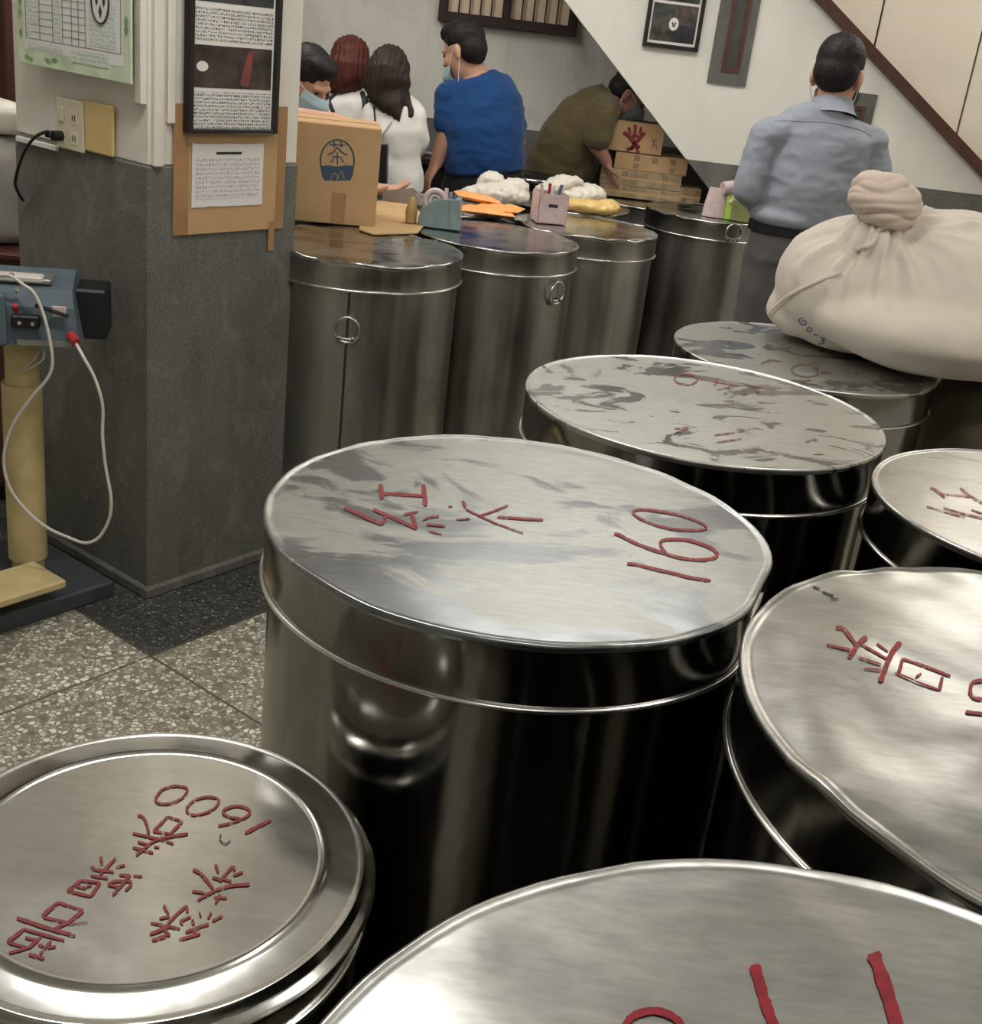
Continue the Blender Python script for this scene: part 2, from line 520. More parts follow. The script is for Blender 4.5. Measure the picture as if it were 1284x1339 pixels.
M['chrome'] = plain('chrome', (0.75, 0.75, 0.75), 0.12, 1.0, 0.03)
M['canvas'] = cloth('canvas_sack_cloth', (0.66, 0.59, 0.51), 260, 0.9, 0.05, 5)
M['canvas_pink'] = cloth('canvas_knot_cloth', (0.64, 0.52, 0.44), 260, 0.9, 0.06, 7)
M['olive_cloth'] = cloth('olive_sackcloth', (0.11, 0.09, 0.06), 120, 0.9, 0.25, 10)
M['grey_cloth'] = cloth('grey_sackcloth', (0.42, 0.40, 0.37), 120, 0.9, 0.12, 10)
M['bag_white'] = plain('white_plastic_bag', (0.66, 0.62, 0.54), 0.35, 0, 0.08, 10)
M['bag_yellow'] = plain('yellow_plastic_bag', (0.68, 0.46, 0.16), 0.35, 0, 0.12, 14)
M['orange'] = plain('orange_pouch', (0.82, 0.36, 0.12), 0.5, 0, 0.12, 14)
M['pink_plastic'] = plain('pale_pink_plastic', (0.62, 0.48, 0.48), 0.4, 0, 0.1, 40)
M['teal_plastic'] = plain('grey_teal_plastic', (0.20, 0.27, 0.275), 0.4, 0, 0.12, 20)
M['lime'] = plain('lime_green_card', (0.42, 0.62, 0.10), 0.5)
M['tan_plastic'] = plain('tan_plastic', (0.40, 0.26, 0.10), 0.5, 0, 0.2)
M['grey_tray'] = plain('taupe_tray', (0.20, 0.155, 0.12), 0.5)
M['shirt_blue'] = cloth('royal_blue_cotton', (0.009, 0.052, 0.175), 200, 0.85, 0.1)
M['shirt_white'] = cloth('white_cotton', (0.78, 0.76, 0.72), 200, 0.85, 0.05)
M['shirt_olive'] = cloth('olive_cotton', (0.10, 0.078, 0.035), 200, 0.85, 0.15)
M['shirt_grey'] = cloth('grey_blue_shirting', (0.29, 0.315, 0.365), 260, 0.8, 0.05)
M['trouser_grey'] = cloth('grey_trouser_cloth', (0.13, 0.12, 0.12), 200, 0.85, 0.1)
M['trouser_black'] = cloth('black_trouser_cloth', (0.010, 0.010, 0.012), 200, 0.85, 0.2)
M['denim'] = cloth('dark_denim', (0.02, 0.024, 0.05), 200, 0.85, 0.2)
M['skin'] = plain('skin', (0.56, 0.31, 0.21), 0.5, 0, 0.06, 12, 0.0, 60, 0.4)
M['skin_dark'] = plain('tanned_skin', (0.36, 0.19, 0.13), 0.5, 0, 0.08, 12)
def hairmat(name, col):
    m, nt, bs = mat(name)
    f = noise_n(nt, coords(nt, (90, 90, 6)), 1.0, 4, 0.6)
    nt.links.new(ramp(nt, f, [(0.3, tuple(x * 0.6 for x in col)), (0.75, tuple(x * 1.5 for x in col))]), bs.inputs['Base Color'])
    bs.inputs['Roughness'].default_value = 0.55
    bs.inputs['Specular IOR Level'].default_value = 0.25
    bump(nt, bs, f, 0.5, 0.004)
    return m
M['hair_black'] = hairmat('black_hair', (0.012, 0.010, 0.010))
M['hair_red'] = hairmat('auburn_hair', (0.085, 0.024, 0.016))
M['hair_brown'] = hairmat('dark_brown_hair', (0.03, 0.020, 0.015))
M['frame_brown'] = plain('dark_brown_frame', (0.03, 0.014, 0.012), 0.5)
M['seam'] = plain('dark_seam', (0.10, 0.095, 0.09), 0.4, 1.0)
M['mask_blue'] = plain('blue_mask_paper', (0.40, 0.55, 0.62), 0.7)
M['mask_grey'] = plain('grey_mask_paper', (0.22, 0.27, 0.28), 0.7)
M['shoe'] = plain('black_shoe', (0.015, 0.014, 0.014), 0.4)
M['eye'] = plain('dark_eye', (0.01, 0.01, 0.01), 0.15)
M['glass_dark'] = plain('dark_slot_glass', (0.09, 0.085, 0.08), 0.15, 0, 0.2, 10)
M['curtain'] = plain('beige_frosted_pane', (0.80, 0.64, 0.48), 0.5, 0, 0.06, 4)
def math_n(nt, op, a, b=None):
    n = N(nt, 'ShaderNodeMath', operation=op)
    for i, v in enumerate((a, b)):
        if v is None: continue
        if isinstance(v, (int, float)): n.inputs[i].default_value = v
        else: nt.links.new(v, n.inputs[i])
    return n.outputs[0]
def text_print(name, paper, ink, rot, pitch=0.0085, dens=0.5, fine=0.0016):
    """printed lines of dense small characters, flat on paper"""
    m, nt, bs = mat(name)
    v = coords(nt, (1, 1, 1), (0, 0, rot))
    sp = N(nt, 'ShaderNodeSeparateXYZ'); nt.links.new(v, sp.inputs[0])
    x, z = sp.outputs[0], sp.outputs[2]
    cx = math_n(nt, 'FLOOR', math_n(nt, 'DIVIDE', x, fine)); cz = math_n(nt, 'FLOOR', math_n(nt, 'DIVIDE', z, fine))
    cb = N(nt, 'ShaderNodeCombineXYZ'); nt.links.new(cx, cb.inputs[0]); nt.links.new(cz, cb.inputs[1])
    wn = N(nt, 'ShaderNodeTexWhiteNoise', noise_dimensions='2D'); nt.links.new(cb.outputs[0], wn.inputs['Vector'])
    on = math_n(nt, 'LESS_THAN', wn.outputs['Value'], dens)
    fr = math_n(nt, 'FRACT', math_n(nt, 'DIVIDE', z, pitch))
    line = math_n(nt, 'MULTIPLY', math_n(nt, 'GREATER_THAN', fr, 0.22), math_n(nt, 'LESS_THAN', fr, 0.9))
    fx = math_n(nt, 'FRACT', math_n(nt, 'DIVIDE', x, pitch * 0.9))
    ch = math_n(nt, 'GREATER_THAN', fx, 0.16)
    f = math_n(nt, 'MULTIPLY', math_n(nt, 'MULTIPLY', on, line), ch)
    nt.links.new(mixc(nt, f, paper, ink), bs.inputs['Base Color'])
    bs.inputs['Roughness'].default_value = 0.4
    return m

# ------------------------------------------------------------------ room shell
YB, YS = 6.4, 5.8           # back wall, stair wall
DADO = 1.10
XL, XR, YF = -3.4, 2.7, -2.6
def struct(name, geo, m, parent=None, smooth=None):
    o = obj(name, geo, m, parent, None, smooth)
    if parent is None: o['kind'] = 'structure'
    return o
floor = struct('floor', box(XL, XR, YF, YB, -0.1, 0), M['terrazzo'])
struct('ceiling', box(XL, XR, YF, YB, CEIL, CEIL + 0.1), M['ceiling'])
back = struct('wall_back', box(XL, XR, YB, YB + 0.12, DADO, CEIL), M['plaster_back'])
obj('cement_dado', box(XL, XR, YB - 0.012, YB + 0.12, 0, DADO), M['cement_wall'], back)
struct('wall_left', box(XL - 0.1, XL, YF, YB, 0, CEIL), M['plaster_back'])
struct('wall_right', box(XR, XR + 0.1, YF, YB, 0, CEIL), M['plaster_stair'])
struct('wall_front', box(XL, XR, YF - 0.1, YF, 0, CEIL), M['plaster_back'])

# pillar: two faces turned towards the camera
PA = math.radians(54)
PU = Vector((math.cos(PA), math.sin(PA), 0)); PV = Vector((-PU.y, PU.x, 0))
P0 = Vector((-0.923, 2.916, 0))
WU, WV, PD = 0.49, 0.58, 1.171
def pil(s, t): return P0 + PU * s + PV * t
def pil_box(s0, s1, t0, t1, z0, z1, bev=0.0):
    return xf(box(s0, s1, t0, t1, z0, z1, bev), frame(P0, PU, PV, (0, 0, 1)))
wp = struct('wall_pillar', pil_box(0.004, WU - 0.004, 0.004, WV, PD, CEIL, 0.004), M['plaster_pillar'])
obj('cement_dado', pil_box(0, WU, 0, WV + 0.004, 0.0, PD, 0.005), M['cement'], wp)
obj('cement_cove', join(pil_box(-0.012, WU + 0.004, -0.012, 0.01, 0, 0.035, 0.006), pil_box(-0.012, 0.01, 0.01, WV, 0, 0.035, 0.006)), M['cement'], wp)
# surface cable ducts up the corner
obj('cable_duct', pil_box(0.01, 0.038, -0.012, 0.006, PD, CEIL, 0.003), M['plaster_pillar'], wp)
obj('cable_duct', pil_box(0.052, 0.074, -0.008, 0.006, PD + 0.1, CEIL, 0.003), M['plaster_pillar'], wp)
obj('cable_duct', pil_box(-0.012, 0.006, 0.012, 0.04, PD + 0.14, CEIL, 0.003), M['plaster_pillar'], wp)

# dark terrazzo border round the pillar, joints in the pale floor
C0 = atz(197, 858, 0); C0.z = 0
def flr(s, t): return C0 + PU * s + PV * t
bd = xf(prism([(0, 0), (1.1, 0), (1.1, 0.35), (0.36, 0.35), (0.36, 1.3), (0, 1.3)], 0.0, 0.0015), frame(C0, PU, PV, (0, 0, 1)))
obj('dark_border', bd, M['terrazzo_dark'], floor)
obj('floor_joint', xf(box(-2.2, 0, -0.002, 0.002, 0, 0.0012), frame(C0, PU, PV, (0, 0, 1))), M['joint'], floor)
obj('floor_joint', xf(box(-0.003, 0.003, -1.5, 0, 0, 0.0012), frame(C0, PU, PV, (0, 0, 1))), M['joint'], floor)
obj('floor_joint', xf(box(-0.0035, 0.0, 0, 1.3, 0, 0.0022), frame(C0, PU, PV, (0, 0, 1))), M['joint'], floor)
obj('floor_joint', xf(box(0, 1.1, -0.0035, 0.0, 0, 0.0022), frame(C0, PU, PV, (0, 0, 1))), M['joint'], floor)

# ------------------------------------------------------------------ window in the back wall
wx0, wx1, wz0, wz1 = at(573, 30, YB).x, at(753, 42, YB).x, 1.565, 2.35
win = obj('window_1', join(box(wx0, wx0 + 0.045, YB - 0.05, YB, wz0, wz1, 0.004), box(wx1 - 0.045, wx1, YB - 0.05, YB, wz0, wz1, 0.004),
          box(wx0, wx1, YB - 0.055, YB, wz0, wz0 + 0.05, 0.004), box(wx0, wx1, YB - 0.05, YB, wz1 - 0.05, wz1, 0.004)), M['frame_brown'])
win['kind'] = 'structure'
xm = at(663, 10, YB).x
obj('mullion', box(xm - 0.02, xm + 0.02, YB - 0.048, YB, wz0 + 0.04, wz1 - 0.04, 0.003), M['frame_brown'], win)
for a, b in ((wx0 + 0.045, xm - 0.02), (xm + 0.02, wx1 - 0.045)):
    obj('pane', box(a, b, YB - 0.012, YB - 0.006, wz0 + 0.05, wz1 - 0.05), M['curtain'], win)
    n = 5
    for k in range(1, n):
        x = a + (b - a) * k / n
        obj('bar', tube([(x, YB - 0.03, wz0 + 0.03), (x, YB - 0.03, wz1 - 0.03)], 0.0045, 6), M['frame_brown'], win, None, 60)

# ------------------------------------------------------------------ stair wall with sloping underside, rail and panels
D0, D1 = at(738, 0, YS), at(898, 209, YS)
sl = (D1.z - D0.z) / (D1.x - D0.x)
def dz(x): return D0.z + (x - D0.x) * sl
R0, R1 = at(1064, 0, YS), at(1284, 234, YS)
sr = (R1.z - R0.z) / (R1.x - R0.x)
def rz(x): return R0.z + (x - R0.x) * sr
xtop = D0.x + (CEIL - D0.z) / sl
xd = D0.x + (DADO - D0.z) / sl
xf0 = D0.x + (0 - D0.z) / sl
xrt = R0.x + (CEIL - R0.z) / sr
xrd = R0.x + (DADO - R0.z) / sr
def clipz(x, fn): return (x, max(0.0, fn(x)))
stair = struct('wall_stair', slab_xz([(xd, DADO), (xrd, DADO), (xrt, CEIL), (xtop, CEIL)], YS, YS + 0.1), M['plaster_stair'])
xe = min(xf0, XR)
obj('cement_dado', slab_xz([(xd, DADO), clipz(xe, dz)] + ([(XR, 0.0)] if xe < XR else []) + [(XR, max(0.0, rz(XR))), (xrd, DADO)], YS - 0.006, YS + 0.1), M['cement_wall'], stair)
R2 = at(1087, 0, YS)
wr = (R2.x - R0.x)
rail = obj('trim_1', slab_xz([(xrt, CEIL), (xrt + wr, CEIL), (XR, rz(XR) + -sr * wr), (XR, rz(XR))], YS - 0.05, YS + 0.1), M['rail'])
rail['kind'] = 'structure'
# beige panels above the rail, thin dark joints between them
xs = [xrt + wr]
for (p, q) in (((1157.6, 0), (1143, 68)), ((1284, 43), (1250, 190))):
    xs.append((at(*p, YS).x + at(*q, YS).x) / 2)
xs.append(xs[-1] + (xs[-1] - xs[-2])); xs.append(XR)
def rtop(x): return rz(x - wr)
pw = struct('wall_panelling', slab_xz([(xrt + wr, CEIL), (XR, rtop(XR)), (XR, CEIL)], YS + 0.03, YS + 0.1), M['gap_dark'])
prev = xs[0]
for a, b in zip(xs[:-1], xs[1:]):
    a2, b2 = a + 0.005, min(b, XR) - 0.005
    if b2 - a2 < 0.02: continue
    obj('panel', slab_xz([(a2, rtop(a2)), (b2, rtop(b2)), (b2, CEIL), (a2, CEIL)] if a != xs[0] else [(a2, CEIL - 0.001), (b2, rtop(b2)), (b2, CEIL)], YS + 0.012, YS + 0.03), M['panel_beige'], pw)

# grey stone slot windows in the stair wall
def slot(px0, px1, pyb, top, bottom=None, n=1):
    a, b = at(px0, pyb, YS), at(px1, pyb, YS)
    zb = a.z if bottom is None else bottom
    zt = top
    w = b.x - a.x
    s = struct('window_%d' % n, join(box(a.x, a.x + w * 0.3, YS - 0.012, YS, zb, zt), box(b.x - w * 0.22, b.x, YS - 0.012, YS, zb, zt),
               box(a.x + w * 0.3, b.x - w * 0.22, YS - 0.012, YS, zb, zb + w * 0.3), box(a.x + w * 0.3, b.x - w * 0.22, YS - 0.012, YS, zt - w * 0.3, zt)), M['stone'])
    xa, xb, za, zc = a.x + w * 0.3, b.x - w * 0.22, zb + w * 0.3, zt - w * 0.3
    t = w * 0.09
    obj('inner_frame', join(box(xa, xa + t, YS - 0.016, YS, za, zc), box(xb - t, xb, YS - 0.016, YS, za, zc), box(xa + t, xb - t, YS - 0.016, YS, za, za + t), box(xa + t, xb - t, YS - 0.016, YS, zc - t, zc)), M['brown_trim'], s)
    obj('pane', box(xa + t, xb - t, YS - 0.006, YS, za + t, zc - t), M['glass_dark'], s)
slot(924, 975, 107.5, 2.25, None, 2)
slot(1092, 1147, 124, at(1147, 124, YS).z, at(1147, 124, YS).z - 0.42, 3)

# ceiling lamps
for i, (x, y, r, p) in enumerate(TUBES):
    t = thing('ceiling_lamp', (x, y, LAMPZ), 'white fluorescent ceiling lamp, outside the picture', 'lamp', 'fluorescent ceiling lamps')
    R = rotz(r * math.pi / 2, (x, y, 0))
    obj('housing', xf(box(-0.64, 0.64, -0.1, 0.1, LAMPZ, LAMPZ + 0.04, 0.008), R), M['white_plastic'], t)
    for k in (-0.45, 0.45):
        obj('hanger', xf(tube([(k, 0, LAMPZ + 0.04), (k, 0, CEIL)], 0.006, 8), R), M['white_plastic'], t)
# ------------------------------------------------------------------ steel tea drums
def wob(seed, amp):
    return lambda a: 1 + amp * (noise.noise(Vector((math.cos(a) * 1.6 + seed * 7.1, math.sin(a) * 1.6, seed))) + 0.4 * noise.noise(Vector((math.cos(a) * 5 + seed, math.sin(a) * 5, seed * 3.3))))
DR = {}
def drum(key, c, R, H, label, lidmat, sidemat, skirt=0.085, amp=0.0012, wave=7.0, rimamp=0.004, dents=(), rimz=0.0, dish=0.0, seam=None, handles=(), n=112, group='steel tea storage drums'):
    t = thing('storage_drum', (c[0], c[1], 0), label, 'drum', group)
    sd = sum(ord(k) for k in key) % 17
    w0 = wob(sd, rimamp)
    def rf(a):
        k = w0(a)
        for (a0, wd, dp) in dents:
            d = (a - a0 + math.pi) % (2 * math.pi) - math.pi
            k -= dp / R * math.exp(-(d / wd) ** 2)
        return k
    def hz(x, y):
        p = Vector(((x - c[0]) * wave, (y - c[1]) * wave, sd * 1.7))
        rr = min(1.0, math.hypot(x - c[0], y - c[1]) / R)
        edge = noise.noise(Vector(((x - c[0]) * 26, (y - c[1]) * 26, sd * 3.1)))
        return amp * (noise.noise(p) + 0.5 * noise.noise(p * 2.3)) + 0.35 * amp * edge * rr ** 6 - dish * (1 - rr * rr) + rimz * noise.noise(Vector(((x - c[0]) * 14, (y - c[1]) * 14, sd))) * rr ** 10
    # body
    body = lathe([(R - 0.012, 0.0), (R - 0.006, 0.004), (R - 0.006, 0.02), (R - 0.009, 0.03), (R - 0.009, H - 0.03)], (c[0], c[1], 0), n, w0)
    obj('body', body, sidemat, t, None, 40)
    # lid: plate, rolled lip and skirt in one sheet
    V, F = [], []
    rs = [R * k for k in (0.0, 0.12, 0.24, 0.36, 0.47, 0.57, 0.66, 0.74, 0.80, 0.85, 0.89, 0.92, 0.945, 0.965)] + [R - 0.006]
    prof = [(r, 0.0) for r in rs] + [(R - 0.003, 0.0025), (R + 0.0005, 0.0015), (R + 0.002, -0.003), (R + 0.0005, -0.007), (R - 0.001, -0.010), (R - 0.001, -skirt + 0.004), (R - 0.0005, -skirt)]
    m = len(prof)
    for j, (r, z) in enumerate(prof):
        for k in range(n):
            a = 2 * math.pi * k / n
            rr = r * (1 + (rf(a) - 1) * (r / R) ** 3)
            x, y = c[0] + rr * math.cos(a), c[1] + rr * math.sin(a)
            zz = H + z + (hz(x, y) if j < len(rs) + 5 else hz(x, y) * 0.4 if j == len(rs) + 5 else 0)
            V.append(Vector((x, y, zz)))
    for j in range(m - 1):
        for k in range(n):
            k2 = (k + 1) % n
            F.append((j * n + k, (j + 1) * n + k, (j + 1) * n + k2, j * n + k2))
    lid = obj('lid', (V, F), lidmat, t, None, 60)
    lid.data.materials.append(sidemat)
    for p in lid.data.polygons:
        if p.index // n >= len(rs) + 4: p.material_index = 1
    # wired bead at the foot of the skirt
    bp = [(0.004 * math.cos(q), 0.004 * math.sin(q)) for q in [2 * math.pi * i / 8 for i in range(8)]]
    bead = lathe([(R + 0.001 + x, H - skirt + z) for x, z in bp], (c[0], c[1], 0), n, rf, closed=True)
    obj('rim_bead', bead, M['bead'], lid, None, 180)
    if seam is not None:
        a = seam
        d = Vector((math.cos(a), math.sin(a), 0)); e = Vector((-d.y, d.x, 0))
        fr = frame(Vector((c[0], c[1], 0)) + d * (R - 0.009) * w0(a), d, e, (0, 0, 1))
        obj('seam', xf(box(-0.002, 0.002, -0.0035, 0.0035, 0.02, H - skirt - 0.004, 0.001), fr), M['seam'], t)
    for (a, zc) in handles:
        d = Vector((math.cos(a), math.sin(a), 0)); e = Vector((-d.y, d.x, 0))
        o = Vector((c[0], c[1], zc)) + d * (R - 0.004)
        hd = obj('ring_handle', ring(o + d * 0.006, 0.036, 0.0035, 28, 6, d), M['bead'], t, None, 180)
        fr = frame(o - Vector((0, 0, 0.026)), d, e, (0, 0, 1))
        obj('bracket', xf(join(box(-0.008, 0.006, -0.03, 0.03, -0.014, 0.002, 0.002), box(-0.006, 0.011, -0.024, -0.014, -0.006, 0.006, 0.002), box(-0.006, 0.011, 0.014, 0.024, -0.006, 0.006, 0.002)), fr), M['side_dull'], hd)
    DR[key] = (t, lid, c, R, H, hz)
    return t
def write_each(key, lst, *a, **k):
    for i, st in enumerate(lst): write(key, [st], *a, **dict(k, seed=i + 1))
def write(key, lst, off, sc, m, w=20, seed=1, lift=0.0012):
    t, lid, c, R, H, hz = DR[key]
    def mp(px, py):
        p = atz(px, py, H)
        for _ in range(3):
            p = atz(px, py, H + hz(p.x, p.y) + lift)
        return p
    return obj('painted_writing', strokes([(q[0], q[1] * 0.8) for q in lst], off, sc, mp, w, seed), m, lid)
def cen(x, y, d): return (x * d, y * d)

ZL = 0.93
dA = HC - ZL
drum('A', cen(0.06796, 2.4029, dA), 0.5555 * dA, ZL, 'large steel drum in the centre, red 160 painted on its scuffed lid', M['lid_a'], M['side'], 0.088, 0.0010, 6, 0.003, [(-0.35, 0.22, 0.012)], rimz=0.003, handles=[(2.9, 0.72)], seam=2.75)
drum('B', cen(0.6039, 3.4983, dA), 0.5502 * dA - 0.003, ZL, 'large steel drum with blotchy peeling lid and faint 140, behind the centre drum', M['lid_b'], M['side'], 0.088, 0.0009, 6, 0.002, handles=[(-1.35, 0.70)])
dC = 0.702
drum('C', cen(1.0816, 4.3306, dC), 0.4796 * dC, HC - dC, 'steel drum partly under the big canvas sack', M['lid_b'], M['side'], 0.085, 0.0009, 6, 0.002)
dD = 0.660
drum('D', cen(1.4852, 2.8798, dD), 0.5062 * dD - 0.004, HC - dD, 'steel drum cut off at the right edge, faint red characters on its plain lid', M['lid_c'], M['side'], 0.085, 0.0012, 6, 0.003)
drum('E', cen(1.1175, 1.7964, dA), 0.6442 * dA, ZL, 'large steel drum at right with dented shiny lid and red character near 160 drum', M['lid_e'], M['side'], 0.092, 0.0042, 7, 0.003, rimz=0.006)
drum('F', cen(0.4472, 0.6916, dA), 0.6209 * dA, ZL, 'nearest steel drum at the bottom edge with thick crimson strokes on its lid', M['lid_e'], M['side'], 0.092, 0.0035, 6, 0.003)
drum('H', (-0.475, 3.545), 0.30, ZL, 'steel drum beside the pillar with seam and ring handle in front', M['lid_h'], M['side_dull'], 0.075, 0.0012, 8, 0.005, [(-1.25, 0.12, 0.006)], rimz=0.010, seam=math.radians(-88), handles=[(math.radians(-88), 0.745)])
drum('I', (-0.088, 4.005), 0.272, ZL, 'second steel drum from the pillar, ring handle on its right side', M['lid_h'], M['side_dull'], 0.075, 0.0009, 8, 0.003, rimz=0.002, handles=[(math.radians(-38), 0.80)])
drum('J', (0.222, 4.475), 0.268, ZL, 'steel drum with the pink pen box standing on its lid', M['lid_h'], M['side_dull'], 0.075, 0.0012, 8, 0.004, rimz=0.008)
drum('K', (0.79, 5.30), 0.28, ZL, 'far steel drum in front of the man in grey shirt, green box on lid', M['lid_h'], M['side_dull'], 0.075, 0.0012, 8, 0.004, rimz=0.008, handles=[(math.radians(-75), 0.895)])
drum('L', (0.575, 5.93), 0.275, 0.87, 'farthest steel drum, under the stacked cartons below the stair slope', M['lid_h'], M['side_dull'], 0.08, 0.001, 8, 0.003, handles=[(math.radians(-70), 0.75)])
drum('N', (-0.365, 4.575), 0.272, ZL, 'steel drum hidden behind the tape dispenser, carrying the orange pouches', M['lid_h'], M['side_dull'], 0.075)
drum('O', (-0.80, 4.125), 0.29, ZL, 'steel drum behind the pillar, mostly hidden by the tea carton', M['lid_h'], M['side_dull'], 0.075)
drum('P', (0.14, 5.05), 0.28, ZL, 'steel drum hidden under the knotted white bag and yellow bag', M['lid_h'], M['side_dull'], 0.075)

# small drum at lower left: stepped pressed lid
def drum_small():
    d = 0.89
    c = cen(-0.3667, 1.1556, d); R = 0.281 * d; H = HC - d
    t = thing('storage_drum', (c[0], c[1], 0), 'small steel drum at lower left, stepped lid painted 1600 in red', 'drum', 'steel tea storage drums')
    obj('body', lathe([(R - 0.02, 0.0), (R - 0.014, 0.004), (R - 0.014, H - 0.02)], (c[0], c[1], 0), 96), M['side'], t, None, 40)
    prof = [(0.0001, 0.004), (R * 0.3, 0.004), (R * 0.6, 0.004), (R * 0.735, 0.004), (R * 0.752, 0.0042), (R * 0.765, 0.0066), (R * 0.778, 0.0042), (R * 0.80, 0.0034), (R * 0.86, 0.0026), (R * 0.905, 0.0022), (R * 0.92, 0.0022), (R * 0.93, 0.0036),
            (R * 0.942, 0.0032), (R * 0.950, -0.001), (R * 0.953, -0.008), (R * 0.962, -0.0105), (R * 0.985, -0.0125), (R * 1.0, -0.0165), (R * 1.0, -0.020), (R * 0.985, -0.022), (R * 0.965, -0.024), (R * 0.962, -0.06), (R * 0.958, -0.062)]
    g = lathe([(r, H + z + 0.0165) for r, z in prof], (c[0], c[1], 0), 128)
    g = ([Vector((v.x, v.y, v.z + (0.0016 * noise.noise(Vector((v.x * 5, v.y * 5, 3.0))) if v.z > H else 0))) for v in g[0]], [tuple(reversed(f)) for f in g[1]][:-1])
    lid = obj('lid', g, M['lid_g'], t, None, 40)
    obj('rim_bead', lathe([(R * 0.962 + 0.004 * math.cos(q), H - 0.045 + 0.004 * math.sin(q)) for q in [2 * math.pi * i / 8 for i in range(8)]], (c[0], c[1], 0), 96, closed=True), M['bead'], lid, None, 180)
    DR['G'] = (t, lid, c, R, H + 0.0205, lambda x, y: 0.0016 * noise.noise(Vector((x * 5, y * 5, 3.0))))
drum_small()

# ------------------------------------------------------------------ painted writing on the lids
write('A', [([(262, 60), (275, 145)], 36), ([(275, 115), (400, 122), (525, 130)], 22), ([(520, 60), (535, 190)], 36),
            ([(45, 200), (150, 245), (270, 300)], 26), ([(270, 300), (300, 245)], 26), ([(220, 210), (350, 265), (480, 325)], 24), ([(480, 325), (450, 235)], 28), ([(405, 240), (490, 225)], 18),
            ([(520, 272), (560, 258), (615, 250)], 16), ([(540, 300), (650, 310)], 18), ([(550, 340), (630, 360)], 9),
            ([(670, 193), (695, 193)], 12), ([(755, 160), (775, 195)], 22), ([(775, 208), (850, 245), (960, 295), (1120, 352)], 13), ([(850, 250), (940, 222), (1030, 185)], 15), ([(965, 255), (1100, 265), (1240, 275)], 20), ([(720, 272), (800, 265)], 12)],
      (440, 620), 4.586, M['paint_red'], 20)
write('A', [([(300, 160), (350, 130), (480, 135), (650, 160), (800, 190), (950, 240), (1040, 280), (1075, 315), (1030, 342), (900, 345), (700, 330), (550, 295), (420, 245), (330, 195), (300, 160)], 32),
            ([(105, 385), (160, 395), (340, 485), (500, 545), (640, 590), (800, 635), (950, 655), (1100, 650), (1180, 620), (1180, 580), (1120, 530), (1020, 490), (880, 450), (730, 440), (620, 450), (590, 480), (605, 530), (650, 585)], 40),
            ([(240, 695), (340, 705), (500, 745), (700, 790), (900, 840), (1120, 875)], 40)], (790, 650), 8.025, M['paint_red'], 30)
write('G', [([(350, 690), (490, 575)], 42), ([(490, 575), (700, 645)], 30), ([(360, 700), (570, 745)], 30), ([(700, 645), (570, 745)], 42), ([(450, 800), (600, 730)], 30), ([(570, 762), (735, 740)], 12), ([(140, 705), (380, 785), (630, 855)], 42),
            ([(60, 910), (200, 800)], 42), ([(200, 800), (540, 895)], 34), ([(60, 910), (240, 960)], 28), ([(240, 960), (345, 860)], 34), ([(210, 870), (300, 890)], 30), ([(75, 1000), (240, 955)], 30), ([(320, 930), (370, 945)], 30), ([(335, 1010), (430, 900)], 32), ([(390, 960), (470, 945)], 26), ([(240, 1010), (375, 1050)], 34),
            ([(565, 480), (680, 390)], 36), ([(680, 390), (840, 410)], 28), ([(565, 480), (760, 525)], 30), ([(760, 525), (840, 410)], 34), ([(640, 440), (720, 460)], 26), ([(690, 455), (770, 430)], 26),
            ([(845, 190), (855, 255)], 34), ([(760, 275), (800, 300)], 30), ([(970, 205), (840, 340)], 32), ([(790, 300), (955, 320)], 28), ([(760, 350), (910, 375)], 30), ([(975, 280), (1050, 262)], 24), ([(1120, 352), (1195, 355)], 24), ([(1000, 345), (1100, 350)], 30), ([(945, 515), (1020, 430), (1090, 350)], 34), ([(905, 430), (960, 400), (1090, 400), (1090, 440), (1050, 475)], 28), ([(905, 430), (1000, 445)], 26)],
      (0, 1090), 6.42, M['paint_red'], 30)
